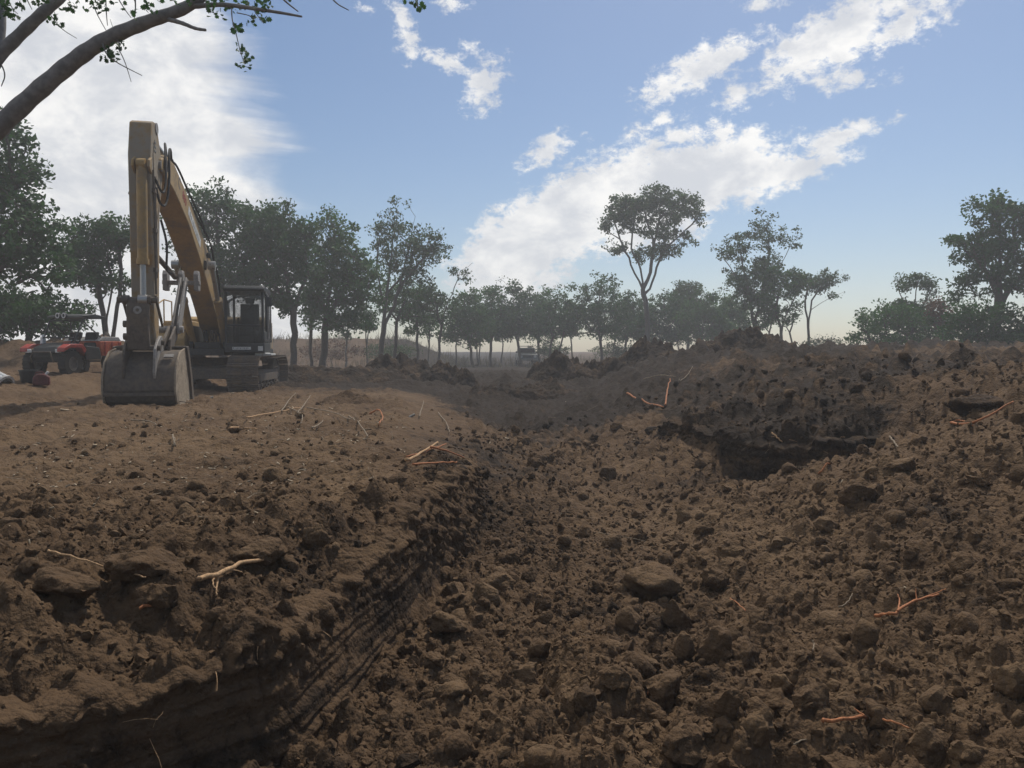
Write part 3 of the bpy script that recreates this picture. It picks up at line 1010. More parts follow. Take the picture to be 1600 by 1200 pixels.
rngc = np.random.default_rng(33)
xs, ys, rs = scatter_points(4200, rngc, 2.7, 22)
zz_, mo_, ip_, be_, ow_ = height(xs, ys)
cnt = 0
for i in range(len(xs)):
    u_, v_ = 800 + FPX * xs[i] / ys[i], 550 + FPX * (1.0 - zz_[i]) / ys[i]
    if not (-15 < u_ < 1612 and v_ < 1225):
        continue
    if any(abs(u_ - a_) < 75 and -45 < v_ - b_ < 75 for a_, b_ in ((1410, 960), (1350, 1140), (345, 910), (150, 905), (690, 720), (1535, 655))):
        continue          # the loose roots lie free of clods
    w_ = (0.85 * ip_[i] + 0.04 * be_[i] + 0.3 * be_[i] * float(smooth(5.2, 3.8, ys[i])) + 0.2 * ow_[i]) * (1 - 0.85 * math.exp(-((xs[i] - 1.15) / 0.95) ** 2 - ((ys[i] - 8.2) / 2.6) ** 2)) * (0.10 + 0.90 * float(smooth(8, 5, ys[i])))
    if -0.2 < float(poly_dist(xs[i:i + 1], ys[i:i + 1], BENCH_EDGE)[0][0]) < 0.1 and ys[i] < 7.5:
        continue
    w_ *= 0.25 + 0.75 * float(smooth(-0.25, 0.3, fbm2(xs[i:i + 1] * 0.8, ys[i:i + 1] * 0.8, 2, 777)[0]))
    if rngc.random() > w_:
        continue
    s_ = min(0.0080 * rs[i] * (rngc.pareto(2.4) * 0.6 + 0.5), 0.13)
    if s_ < 0.0072 * rs[i]:
        continue
    q_ = 0 if mo_[i] < 0.38 else (1 if mo_[i] < 0.66 else 2)
    place_clod(xs[i], ys[i], s_ * rngc.uniform(.75, 1.25), s_ * rngc.uniform(.75, 1.25), s_ * rngc.uniform(.55, 1.0),
               tuple(rngc.uniform(-.6, .6, 2)) + (rngc.uniform(0, 6.3),), int(rngc.integers(0, 14)), q_,
               clod_label(xs[i], ys[i], s_, q_, be_[i]), 'loose clods of the dig', gz=zz_[i])
    cnt += 1
    if cnt >= 270:
        break


# ------------------------------------------------------------------ trees
def leaves_mesh(centres, n_each, rc, size, rng, flat=0.75, elong=1.7):
    C = np.repeat(centres, n_each, axis=0)
    N = len(C)
    d = rng.normal(size=(N, 3))
    d /= np.linalg.norm(d, axis=1, keepdims=True)
    rad = rng.random(N) ** 0.55
    rr = np.repeat(rc, n_each)
    P = C + d * (rad * rr)[:, None] * np.array([1, 1, flat])
    u = rng.normal(size=(N, 3)) + d * 0.8
    u /= np.linalg.norm(u, axis=1, keepdims=True)
    w = rng.normal(size=(N, 3))
    w = w - u * (w * u).sum(1, keepdims=True)
    w /= np.linalg.norm(w, axis=1, keepdims=True)
    L = size * rng.uniform(0.6, 1.3, N)
    u, w = u * L[:, None] * 0.5 * elong ** 0.5, w * L[:, None] * 0.5 / elong ** 0.5
    fold = np.cross(u, w)
    fold = fold / np.maximum(np.linalg.norm(fold, axis=1, keepdims=True), 1e-9) * (L * 0.12)[:, None]
    V = np.stack([P - u, P + w + fold + u * 0.1, P + u, P - w + fold + u * 0.1], 1).reshape(-1, 3)
    F = np.arange(N * 4).reshape(-1, 4)
    return V, F, P


def make_tree(name, base, stems, lobes, n_cl, leaves_per, rc, leaf, mats, label, seed, trunk_r=0.12, group=None, cat='tree', shell=0.45, flat=0.75, twigs=5, crown_name='crown'):
    """stems: polylines from the ground up; lobes: ellipsoids (cx,cy,cz,rx,ry,rz) of the crown; all relative to the base"""
    rng = np.random.default_rng(seed)
    pos, par = [], []

    def add_path(pts, parent):
        last = parent
        for p in pts:
            pos.append(np.asarray(p, float))
            par.append(last)
            last = len(pos) - 1
        return last
    for st in stems:
        st = np.asarray(st, float)
        seg = []
        for a, b in zip(st[:-1], st[1:]):
            k = max(2, int(np.linalg.norm(b - a) / 0.45))
            for t in np.linspace(0, 1, k, endpoint=False):
                seg.append(a + (b - a) * t)
        seg.append(st[-1])
        seg = np.array(seg)
        seg[1:-1] += rng.normal(0, 0.035, seg[1:-1].shape)
        if pos:
            allp = np.array(pos)
            dd = np.linalg.norm(allp - seg[0], axis=1)
            j = int(dd.argmin())
            add_path(seg[1:] if dd[j] < 0.3 else seg, j)
        else:
            add_path(seg, -1)
    lobes = np.asarray(lobes, float)
    vol = lobes[:, 3] * lobes[:, 4] * lobes[:, 5]
    C = []
    tries = 0
    mind = 0.55 * rc
    while len(C) < n_cl and tries < n_cl * 30:
        tries += 1
        b = lobes[rng.choice(len(lobes), p=vol / vol.sum())]
        d = rng.normal(size=3)
        d /= np.linalg.norm(d)
        p = b[:3] + d * b[3:] * rng.random() ** shell * (1.0 if rng.random() < 0.85 else rng.uniform(1.05, 1.3))
        if p[2] < 0.3:
            continue
        if C and np.min(np.linalg.norm(np.array(C) - p, axis=1)) < mind:
            continue
        C.append(p)
    C = np.array(C)
    start = np.array(pos)
    order = np.argsort([np.min(np.linalg.norm(start - c, axis=1)) for c in C])
    tips = []
    for ci in order:
        c = C[ci]
        allp = np.array(pos)
        v = c - allp
        dist = np.linalg.norm(v, axis=1)
        cost = dist + 1.2 * np.clip(-v[:, 2] + 0.1 * dist, 0, None) + np.where(allp[:, 2] < 0.22 * c[2], 2.0, 0)
        j = int(cost.argmin())
        k = max(2, int(dist[j] / 0.4) + 1)
        ts = np.linspace(0, 1, k + 1)[1:]
        bend = np.array([rng.normal(0, .08), rng.normal(0, .08), rng.uniform(-0.02, 0.14)]) * dist[j]
        pts = allp[j] + np.outer(ts, v[j]) + np.outer(4 * ts * (1 - ts), bend)
        tips.append(add_path(pts, j))
    P = np.array(pos)
    par_a = np.array(par)
    load = np.zeros(len(P))
    load[tips] = 1
    for i in range(len(P) - 1, -1, -1):
        load[i] = max(load[i], 0.3)
        if par_a[i] >= 0:
            load[par_a[i]] += load[i] if load[i] > 0.3 else 0.02
    rad = np.maximum(trunk_r * (load / load.max()) ** 0.52, 0.009)
    e = np.nonzero(par_a >= 0)[0]
    r1 = rad[e]
    r0 = np.minimum(rad[par_a[e]], r1 * 1.5)
    low = P[par_a[e]][:, 2] < 0.35
    r0 = np.where(low, r0 * 1.35, r0)
    p0, p1 = P[par_a[e]], P[e]
    p1x = p1 + (p1 - p0) * 0.04
    V, F = tubes(p0, p1x, r0, r1, 6)
    nl = np.maximum(4, (leaves_per * rng.lognormal(-0.18, 0.5, len(C))).astype(int))
    rcs = rc * rng.uniform(0.7, 1.3, len(C))
    LV, LF, LP = leaves_mesh(C, nl, rcs, leaf, rng, flat)
    if twigs:
        st = np.repeat(np.arange(len(C)), twigs)
        offs = np.concatenate([[0], np.cumsum(nl)[:-1]])
        ends = LP[offs[st] + (rng.random(len(st)) * nl[st]).astype(int)]
        TV, TF = tubes(C[st], ends, np.full(len(st), 0.009), np.full(len(st), 0.004), 3)
        F = [F, TF + len(V)]
        V = np.vstack([V, TV])
    root = empty(name, base)
    tm = new_mesh('trunk', V, F, mats[0], True)
    link('trunk', tm, root)
    cm = new_mesh(crown_name, LV, LF, mats[1])
    link(crown_name, cm, root)
    tag(root, label, cat, group)
    return root


def base_at(px, d, sink=0.05):
    p = at(px, 560, d)
    return np.array([p[0], p[1], ground_z(p[0], p[1]) - sink])


def m2(px, d, bx):
    """sideways metres from a base at pixel column bx to the column px at distance d"""
    return (px - bx) * d / FPX


def zt(py, d, bz):
    return 1.0 + (550 - py) * d / FPX - bz


def tree_px(name, bx, d, stems_px, lobes_px, n_cl, lp, rc, leaf, mats, label, seed, **kw):
    """stems_px: polylines of (px, py, depth offset); lobes_px: (px, py, half width px, half height px)"""
    b = base_at(bx, d)
    S = []
    for st in stems_px:
        S.append([(m2(p[0], d, bx), (p[2] if len(p) > 2 else 0), max(zt(p[1], d, b[2]), 0) if i else zt(p[1], d, b[2])) for i, p in enumerate(st)])
    S[0][0] = (S[0][0][0], S[0][0][1], 0.0)
    L = []
    for (px, py, rx, ry, *dy) in lobes_px:
        k = d / FPX
        L.append((m2(px, d, bx), dy[0] if dy else 0, zt(py, d, b[2]), rx * k, rx * k * 0.85, ry * k))
    return make_tree(name, b, S, L, n_cl, lp, rc, leaf, mats, label, seed, **kw)


DK, MI, GR, BR = (M['bark'], M['leaf_dark']), (M['bark'], M['leaf_mid']), (M['bark_grey'], M['leaf_grey']), (M['bark'], M['leaf_brown'])
GL, GM, GRR = 'trees at the left behind the machines', 'slender trees in a row across the far clearing', 'trees on the right bank'

# left side
tree_px('oak_tree', -60, 24, [[(-60, 565), (-55, 470), (-30, 380), (10, 280)], [(-55, 470), (20, 400), (60, 330)], [(-50, 450), (-110, 330), (-90, 250)]],
        [(-10, 260, 75, 75), (20, 370, 90, 70), (-70, 330, 100, 110), (60, 420, 60, 45), (30, 200, 30, 25)], 270, 66, 0.52, 0.135, DK,
        'large dark leafy oak cut by the left edge, above the red utility vehicle', 11, trunk_r=0.3, group=GL)
tree_px('shrub', 45, 27, [[(45, 565), (45, 520), (40, 490)]], [(40, 495, 80, 32), (100, 500, 40, 25), (-10, 480, 60, 50)], 110, 80, 0.5, 0.13, DK,
        'dense dark shrub thicket behind the red utility vehicle', 12, trunk_r=0.1, cat='shrub', crown_name='foliage')
tree_px('oak_tree', 172, 30, [[(172, 568), (165, 520), (158, 470), (150, 400)], [(170, 560), (180, 500), (192, 440), (190, 380)], [(165, 520), (176, 450), (172, 400)]],
        [(150, 385, 40, 45), (185, 370, 35, 38), (120, 410, 30, 35), (165, 440, 45, 18)], 135, 48, 0.42, 0.125, DK,
        'dark multi-stemmed tree between the big left oak and excavator arm', 13, trunk_r=0.13, group=GL)
tree_px('oak_tree', 350, 36, [[(350, 565), (352, 480), (345, 400), (340, 330)], [(352, 470), (390, 400), (410, 340)], [(350, 460), (310, 390), (300, 330)]],
        [(335, 335, 50, 45), (395, 365, 60, 55), (300, 370, 45, 60), (360, 430, 80, 40)], 270, 52, 0.5, 0.14, DK,
        'broad dark tree rising directly behind the excavator boom and cab', 14, trunk_r=0.22, group=GL)
tree_px('oak_tree', 461, 35, [[(461, 567), (458, 490), (448, 420), (440, 360)], [(458, 490), (480, 430), (478, 370)], [(457, 480), (420, 430), (410, 390)]],
        [(440, 370, 52, 52), (470, 400, 35, 50), (420, 430, 45, 40), (450, 470, 30, 20)], 200, 50, 0.46, 0.14, DK,
        'dark leafy tree just right of the excavator cab', 15, trunk_r=0.15, group=GL)
tree_px('oak_tree', 504, 38, [[(503, 568), (510, 500), (520, 430), (525, 370)], [(510, 500), (545, 440), (560, 390)], [(510, 490), (490, 420), (500, 360)]],
        [(525, 365, 40, 42), (530, 430, 58, 55), (560, 450, 40, 50), (500, 470, 35, 40), (545, 500, 45, 20)], 240, 54, 0.48, 0.14, MI,
        'round-topped dense green tree with leaning trunk left of the airy tall tree', 16, trunk_r=0.17, group=GL)
tree_px('slender_tree', 486, 41, [[(486, 568), (487, 520), (492, 470), (490, 440)]], [(490, 470, 25, 30), (480, 500, 20, 18)], 30, 50, 0.45, 0.13, MI,
        'thin-stemmed young tree half hidden under the dense green tree', 17, trunk_r=0.09, group=GL)
tree_px('tall_tree', 600, 42, [[(596, 568), (597, 520), (605, 460), (612, 400), (622, 335)], [(597, 520), (625, 450), (640, 390), (650, 340)], [(602, 480), (590, 420), (595, 370)], [(625, 450), (665, 400), (685, 375)], [(605, 460), (640, 420), (660, 350)]],
        [(622, 340, 28, 34), (645, 390, 55, 42), (680, 385, 25, 28), (600, 380, 35, 35), (620, 320, 14, 14), (640, 430, 40, 20)], 165, 30, 0.42, 0.13, GR,
        'airy tall tree with pointed top and bare forked limbs, centre left', 18, trunk_r=0.15, group=GM, shell=0.6)
tree_px('slender_tree', 612, 45, [[(616, 568), (620, 500), (632, 470), (640, 440)], [(620, 500), (600, 470), (590, 440)]],
        [(625, 465, 45, 38), (590, 470, 30, 40), (660, 480, 30, 28)], 100, 40, 0.42, 0.13, MI, 'low bushy tree filling the space under the airy tall tree', 19, trunk_r=0.1, group=GM)
tree_px('slender_tree', 688, 44, [[(685, 568), (688, 520), (700, 470), (722, 425), (738, 412)], [(690, 510), (680, 470), (672, 450)]],
        [(722, 432, 18, 14), (735, 418, 8, 8), (700, 470, 18, 14), (672, 465, 24, 26), (690, 495, 22, 18)], 55, 34, 0.42, 0.13, GR,
        'leaning thin tree with a sparse branch reaching right toward the cloud', 20, trunk_r=0.08, group=GM, shell=0.6)
tree_px('slender_tree', 655, 47, [[(652, 566), (652, 520), (655, 480)]], [(655, 485, 32, 34), (640, 510, 20, 16)], 50, 60, 0.5, 0.14, MI,
        'small leafy tree between the airy tall tree and leaning thin tree', 21, trunk_r=0.09, group=GM)
# the row across the middle
row = [
    (728, 52, 462, 32, 46, MI, 'round small tree at the left end of the middle row, with forked leaning stems'),
    (768, 55, 455, 33, 46, MI, 'second tree of the middle row from its left end'),
    (802, 56, 446, 36, 52, DK, 'tree with domed crown standing right above the far parked vehicle'),
    (868, 55, 456, 34, 44, MI, 'tree with clear forked trunk between domed tree and dark broad tree'),
    (935, 54, 432, 50, 56, DK, 'broad dark tree with thick leaning trunk left of the tall umbrella tree'),
    (838, 60, 468, 28, 36, DK, 'smaller tree set back just right of the domed tree'),
    (985, 58, 470, 30, 38, DK, 'dark small tree at left foot of the tall umbrella tree'),
    (1040, 56, 462, 36, 46, DK, 'dark round tree at right foot of the tall umbrella tree'),
    (1072, 58, 452, 24, 30, GR, 'small flat-topped tree between umbrella tree and vase-shaped tree'),
    (1100, 54, 458, 36, 48, MI, 'green bushy tree left of the vase-shaped tree'),
    (1142, 56, 472, 26, 40, MI, 'thin green tree close against left side of the vase-shaped tree'),
]
for q, (px, d, top, hw, hh, mt, lab) in enumerate(row):
    rnd = random.Random(900 + q)
    hw, hh, top = hw * 1.3, hh * 1.1, top - 10
    mid = top + hh
    lean = rnd.uniform(-12, 12)
    st = [[(px + lean, 570), (px + lean * .6, 535), (px, mid), (px + rnd.uniform(-6, 6), top + 12)],
          [(px + lean * .6, 535), (px + rnd.uniform(8, 20), mid - 5)], [(px + lean * .6, 530), (px - rnd.uniform(8, 22), mid)]]
    if q % 3 == 0:
        st.append([(px + lean + 9, 570), (px + 14, 520), (px + 18, mid)])
    lb = [(px, mid - 8, hw * .8, hh * .72), (px + hw * .45, mid + 8, hw * .6, hh * .55), (px - hw * .45, mid + 6, hw * .6, hh * .6), (px + rnd.uniform(-8, 8), top + 14, hw * .45, 14), (px, mid + hh * .45, hw * .9, hh * .3)]
    tree_px('slender_tree', px + lean, d, st, lb, 165, 42, 0.46, 0.15, mt, lab, 40 + q, trunk_r=0.11, group=GM)
# bare lower stems between them
for q, (px, d, top, lab) in enumerate([
        (748, 58, 500, 'thin bare-stemmed sapling in gap between the first two middle-row trees'), (895, 60, 490, 'thin sapling right of the clear forked trunk'),
        (957, 61, 495, 'pair-like slim sapling just right of the broad dark tree'), (1062, 62, 492, 'slim sapling right of the dark round tree'),
        (1085, 62, 490, 'slim leaning sapling under the green bushy tree'), (1120, 61, 488, 'slim sapling right of the green bushy tree'),
        (783, 61, 492, 'slim sapling left of the far parked vehicle'), (1020, 60, 480, 'straight sapling directly beside the umbrella tree trunk'),
        (575, 52, 490, 'slim sapling left of the airy tall tree trunk'), (712, 56, 500, 'slim sapling right of the leaning thin tree'), (540, 50, 500, 'slim sapling right of the dense green tree trunk'), (668, 55, 505, 'slim sapling left of the leaning thin tree trunk')]):
    rnd = random.Random(990 + q)
    ln = rnd.uniform(-8, 8)
    tree_px('sapling', px, d, [[(px, 570), (px + ln * .5, 530), (px + ln, top)], [(px + ln * .5, 535), (px - ln, top + 8)]],
            [(px + ln, top, 15, 16), (px - ln * .5, top + 16, 13, 12)], 20, 32, 0.45, 0.15, MI if q % 2 else GR, lab, 70 + q, trunk_r=0.06, group='saplings under the row of trees', twigs=3)

tree_px('umbrella_tree', 1010, 50, [[(1010, 572), (1012, 520), (1008, 470), (1004, 452), (985, 415), (968, 375), (955, 340)],
                                   [(1006, 455), (1015, 425), (1022, 380), (1030, 330)], [(1008, 462), (1022, 430), (1032, 395), (1060, 370), (1085, 345)],
                                   [(1004, 452), (1000, 420), (985, 390), (990, 340)], [(1022, 390), (1010, 350), (1005, 320)], [(968, 375), (945, 362), (938, 355)]],
        [(965, 345, 30, 26), (1000, 330, 42, 30), (1050, 325, 42, 28), (1085, 335, 20, 22), (975, 320, 26, 18), (1020, 310, 30, 16), (950, 362, 16, 14), (1030, 362, 40, 20), (1075, 375, 18, 8), (965, 388, 22, 16), (1015, 395, 30, 14), (1050, 388, 22, 12)],
        250, 50, 0.44, 0.15, GR, 'tallest tree, slim forked trunk and wide umbrella crown before the white cloud', 30, trunk_r=0.17, group=GM, shell=0.6)
tree_px('vase_shaped_tree', 1180, 46, [[(1180, 560), (1178, 510), (1172, 470), (1160, 420), (1150, 370)], [(1178, 510), (1190, 450), (1200, 400), (1195, 350)],
                                      [(1180, 500), (1205, 440), (1225, 400), (1240, 375)], [(1172, 470), (1140, 420), (1125, 395)]],
        [(1150, 385, 26, 28), (1192, 370, 32, 34), (1228, 375, 22, 20), (1125, 390, 14, 16), (1180, 425, 48, 34), (1190, 345, 16, 12), (1165, 460, 40, 28), (1185, 490, 34, 26)],
        220, 40, 0.38, 0.13, GR, 'vase-shaped wispy tree leaning right, behind the largest dirt heap', 31, trunk_r=0.14, group=GRR, shell=0.6)
tree_px('wind_bent_tree', 1222, 45, [[(1222, 558), (1218, 510), (1210, 480), (1220, 440)], [(1218, 520), (1232, 480), (1245, 450)]],
        [(1215, 445, 34, 32), (1245, 440, 22, 22), (1195, 470, 28, 22)], 95, 42, 0.38, 0.125, MI, 'dark wind-bent tree overlapping right side of the vase-shaped tree', 32, trunk_r=0.09, group=GRR)
tree_px('wind_bent_tree', 1262, 46, [[(1263, 556), (1262, 500), (1266, 470), (1285, 440)], [(1262, 510), (1256, 470), (1262, 440)], [(1266, 480), (1292, 468), (1300, 462)]],
        [(1272, 440, 26, 20), (1298, 438, 18, 15), (1250, 445, 20, 18), (1296, 462, 12, 5)], 75, 34, 0.36, 0.12, GR, 'last wind-bent tree on the right of the row, with slim forked stem', 33, trunk_r=0.075, group=GRR)
for q, (px, top, lab) in enumerate([(1204, 490, 'thin crooked sapling below the vase-shaped tree'), (1238, 485, 'thin sapling between the two wind-bent trees')]):
    tree_px('sapling', px, 45, [[(px, 558), (px - 4, 520), (px + 4, top)], [(px - 4, 525), (px - 12, top + 12)]], [(px + 2, top, 14, 14), (px - 12, top + 18, 12, 10)], 16, 30, 0.4, 0.13, MI, lab, 84 + q, trunk_r=0.05, group='saplings under the row of trees', twigs=3)
# right side
tree_px('leafy_tree', 1425, 38, [[(1422, 560), (1424, 510), (1428, 470), (1432, 440)], [(1424, 510), (1445, 470), (1455, 445)], [(1425, 500), (1405, 460), (1400, 440)]],
        [(1405, 450, 16, 14), (1432, 440, 24, 18), (1450, 452, 14, 14), (1425, 490, 40, 26)], 110, 40, 0.36, 0.115, GR, 'airy small tree standing above the low green thicket at right', 34, trunk_r=0.09, group=GRR, shell=0.6)
tree_px('thicket', 1390, 36, [[(1390, 562), (1388, 530), (1380, 500)], [(1390, 550), (1420, 520), (1440, 500)], [(1390, 550), (1360, 530), (1345, 515)]],
        [(1365, 510, 38, 28), (1410, 500, 45, 30), (1450, 515, 38, 30), (1340, 525, 20, 16), (1400, 530, 60, 18)], 150, 46, 0.38, 0.115, MI, 'low green thicket below the airy small tree at right', 35, trunk_r=0.08, cat='shrub', crown_name='foliage', group=GRR)
tree_px('reddish_shrub', 1475, 35, [[(1475, 562), (1474, 520), (1470, 480)], [(1474, 530), (1490, 500), (1495, 480)]],
        [(1470, 485, 26, 20), (1485, 505, 26, 20)], 45, 34, 0.4, 0.11, BR, 'shrub with reddish brown withered leaves left of the big right tree', 36, trunk_r=0.06, cat='shrub', crown_name='foliage')
tree_px('leafy_tree', 1556, 33, [[(1552, 562), (1556, 480), (1558, 420), (1556, 350)], [(1556, 480), (1590, 430), (1610, 380)], [(1556, 460), (1525, 410), (1510, 370)], [(1557, 440), (1580, 390), (1580, 340)]],
        [(1550, 345, 42, 36), (1590, 350, 40, 40), (1520, 390, 40, 36), (1560, 420, 60, 45), (1500, 455, 26, 24), (1620, 420, 45, 60), (1555, 315, 20, 14)], 250, 46, 0.42, 0.135, DK,
        'big dark leafy tree at the right edge of the photo', 37, trunk_r=0.2, group=GRR)
tree_px('thicket', 1560, 30, [[(1560, 565), (1560, 530), (1555, 490)], [(1560, 550), (1600, 520), (1620, 500)], [(1560, 550), (1520, 520), (1510, 500)]],
        [(1530, 500, 45, 32), (1590, 510, 50, 34), (1500, 530, 40, 24), (1570, 535, 60, 22), (1640, 510, 40, 40)], 180, 50, 0.38, 0.115, DK, 'dense dark thicket at the foot of the big right tree', 38, trunk_r=0.08, cat='shrub', crown_name='foliage', group=GRR)
for q, (px, d, w_, h_, lab) in enumerate([(1290, 44, 40, 14, 'tangle of cut brushwood on the right bank below the last wind-bent tree'), (520, 52, 60, 16, 'low dry brush on the rise behind the excavator track'),
                                          (610, 52, 45, 12, 'low dry scrub at the foot of the airy tall tree'), (855, 58, 34, 14, 'low bush right of the far parked vehicle'), (960, 58, 40, 12, 'low bush behind the dark flat-topped heap')]):
    tree_px('brush', px, d, [[(px, 566), (px - 5, 552), (px - 15, 545)], [(px, 562), (px + 12, 548), (px + 25, 546)]], [(px, 548 if q else 543, w_, h_), (px - w_ * .5, 552, w_ * .5, h_ * .7), (px + w_ * .5, 551, w_ * .6, h_ * .6)],
            60, 10 if q == 0 else 30, 0.45, 0.11, (M['twig'], M['leaf_grey'] if q != 1 else M['leaf_brown']), lab, 120 + q, trunk_r=0.03, cat='brush', crown_name='foliage', twigs=9)

# ------------------------------------------------------------------ excavator
M['yellow'] = plain_mat('weathered_yellow_paint', (0.35, 0.225, 0.085), 0.55, dirt=0.7, dirt_col=(0.21, 0.17, 0.12), scale=1.6, vary=0.12)
M['yellow_worn'] = plain_mat('faded_yellow_paint', (0.32, 0.205, 0.085), 0.65, dirt=0.95, dirt_col=(0.26, 0.225, 0.175), scale=1.3, vary=0.15)
M['steel'] = plain_mat('dusty_steel', (0.105, 0.085, 0.066), 0.7, dirt=0.6, dirt_col=(0.15, 0.11, 0.075), scale=2.0, vary=0.25)
M['steel_pale'] = plain_mat('bare_steel', (0.28, 0.26, 0.235), 0.55, 0.2, dirt=0.5, dirt_col=(0.17, 0.13, 0.095), scale=4, vary=0.2)
M['pale_plate'] = plain_mat('pale_plate_steel', (0.30, 0.24, 0.17), 0.9, dirt=0.55, dirt_col=(0.10, 0.07, 0.045), scale=3.0, vary=0.3)  # paler, mottled tone for the bucket side plates
M['track'] = plain_mat('muddy_track_steel', (0.11, 0.09, 0.072), 0.7, dirt=0.7, dirt_col=(0.16, 0.115, 0.075), scale=4, vary=0.3)
M['dark'] = plain_mat('dark_grey_paint', (0.035, 0.037, 0.037), 0.55, dirt=0.35, dirt_col=(0.10, 0.085, 0.065), scale=3)
M['rubber'] = plain_mat('black_rubber', (0.018, 0.018, 0.018), 0.75, dirt=0.3, dirt_col=(0.08, 0.06, 0.04), scale=6)
M['chrome'] = plain_mat('polished_rod', (0.36, 0.35, 0.33), 0.35, 0.7, dirt=0.35, scale=8, vary=0.1)
M['glass'] = glass_mat('cab_glass')
M['seat'] = plain_mat('seat_cloth', (0.03, 0.03, 0.032), 0.9)
M['decal_white'] = plain_mat('decal_white', (0.55, 0.55, 0.52), 0.6, dirt=0.35, scale=6)
M['decal_red'] = plain_mat('decal_red', (0.34, 0.055, 0.035), 0.6, dirt=0.25, scale=6)
M['decal_grey'] = plain_mat('decal_grey', (0.14, 0.14, 0.13), 0.6)

EX = (-8.1, 20.8)
YAW = math.atan2(-0.978, 0.207)
ez = -0.07
ex = empty('excavator', (EX[0], EX[1], ez), YAW)
tag(ex, 'weathered yellow tracked excavator parked with its bucket on the ground', 'excavator')
REL = math.radians(-5.2)
RZ = Matrix.Rotation(REL, 4, 'Z')


def part(mb, name, mat, parent=ex, bevel=0.012, rot=0.0):
    o = mb.build(name, mat, parent, bevel)
    if rot:
        o.rotation_euler = (0, 0, rot)
    return o


# undercarriage: two tracks of single shoes on frames, rollers between
HG, SHOE_W, TL, TR = 1.17, 0.76, 1.70, 0.44
car = MB()
car.box(-1.0, 1.0, -0.85, 0.85, 0.42, 0.72)
car.ring((0, 0, 0.80), (0, 0, 1), 0.1, 0.62, 0.24, 28)
car.box(-1.45, -0.75, -0.95, 0.95, 0.38, 0.66)
car.box(0.75, 1.45, -0.95, 0.95, 0.38, 0.66)
part(car, 'undercarriage', M['track'], rot=REL)
sh = MB()
sh.prism([(-0.088, 0), (0.088, 0), (0.088, 0.022), (0.07, 0.022), (0.066, 0.05), (0.05, 0.05), (0.046, 0.022), (0.0, 0.022), (-0.004, 0.045), (-0.02, 0.045), (-0.024, 0.022), (-0.062, 0.022), (-0.066, 0.045), (-0.08, 0.045), (-0.084, 0.022), (-0.088, 0.022)], -SHOE_W / 2, SHOE_W / 2)
sh.box(-0.06, 0.06, -0.12, -0.06, -0.07, 0.0)
sh.box(-0.06, 0.06, 0.06, 0.12, -0.07, 0.0)
bmesh.ops.recalc_face_normals(sh.bm, faces=sh.bm.faces)
shoe_me = bpy.data.meshes.new('track_shoe')
sh.bm.to_mesh(shoe_me)
sh.bm.free()
shoe_me.materials.append(M['track'])
straight, arc = 2 * TL, math.pi * TR
per = 2 * straight + 2 * arc
n_shoe = 50
for side in (1, -1):
    fr = MB()
    fr.box(-TL + .1, TL - .1, -0.16, 0.16, 0.26, 0.58)
    fr.box(-1.2, 1.2, -0.24, 0.24, 0.30, 0.50)
    fr = part(fr, 'track_frame', M['track'], rot=REL)
    fr.location = (-math.sin(REL) * side * HG, math.cos(REL) * side * HG, 0)
    for xx, nm in ((TL, 'idler_wheel'), (-TL, 'drive_sprocket')):
        w = MB()
        w.ring((xx, 0, TR + 0.055), (0, 1, 0), 0.12, TR - 0.03, 0.16, 24)
        w.ring((xx, 0, TR + 0.055), (0, 1, 0), 0.0, 0.16, 0.34, 16)
        part(w, nm, M['steel'], fr, 0)
    for k in range(7):
        w = MB()
        w.ring((-1.35 + k * 0.45, 0, 0.19), (0, 1, 0), 0.0, 0.115, 0.40, 14)
        w.ring((-1.35 + k * 0.45, 0.0, 0.19), (0, 1, 0), 0.0, 0.05, 0.48, 10)
        part(w, 'roller', M['steel'], fr, 0)
    for k in range(n_shoe):
        u = per * k / n_shoe
        if u < straight:
            x, z, a = -TL + u, 2 * TR + 0.055 + (-0.025 * math.sin(math.pi * u / straight)), 0
        elif u < straight + arc:
            t = (u - straight) / TR
            x, z, a = TL + TR * math.sin(t), TR + 0.055 + TR * math.cos(t), t
        elif u < 2 * straight + arc:
            x, z, a = TL - (u - straight - arc), 0.055, math.pi
        else:
            t = (u - 2 * straight - arc) / TR
            x, z, a = -TL - TR * math.sin(t), TR + 0.055 - TR * math.cos(t), math.pi + t
        o = link('track_shoe', shoe_me, fr, (x, 0, z))
        o.rotation_euler = (0, a, 0)

# upper structure
dk = MB()
dk.box(-2.1, 1.55, -1.25, 0.45, 0.98, 1.16)
dk.box(-2.1, 0.3, 0.45, 1.3, 0.98, 1.16)
dk.box(-0.3, 1.2, -0.45, -0.36, 1.16, 1.75)
dk.box(-0.3, 1.2, 0.36, 0.45, 1.16, 1.75)
part(dk, 'deck', M['dark'])
hd = MB()
hd.prism([(-2.05, 1.17), (-0.45, 1.17), (-0.45, 1.98), (-0.62, 2.06), (-1.9, 2.06), (-2.05, 1.98)], -1.22, 1.24)
hd = part(hd, 'engine_hood', M['yellow'], bevel=0.03)
for k in range(6):
    part(MB().box(-1.5 + k * 0.16, -1.42 + k * 0.16, 1.303, 1.32, 1.35, 1.85), 'vent_slat', M['dark'], hd, 0)
cw = MB()
cw.prism([(-2.07, 1.0), (-2.07, 1.95), (-2.4, 1.9), (-2.62, 1.7), (-2.66, 1.3), (-2.5, 1.0)], -1.24, 1.24)
part(cw, 'counterweight', M['yellow_worn'], bevel=0.08)
tb = MB()
tb.prism([(-0.43, 1.17), (0.55, 1.17), (0.55, 1.66), (0.42, 1.9), (-0.43, 1.9)], -1.24, -0.5)
tb = part(tb, 'fuel_tank', M['yellow'], bevel=0.03)
bx = MB()
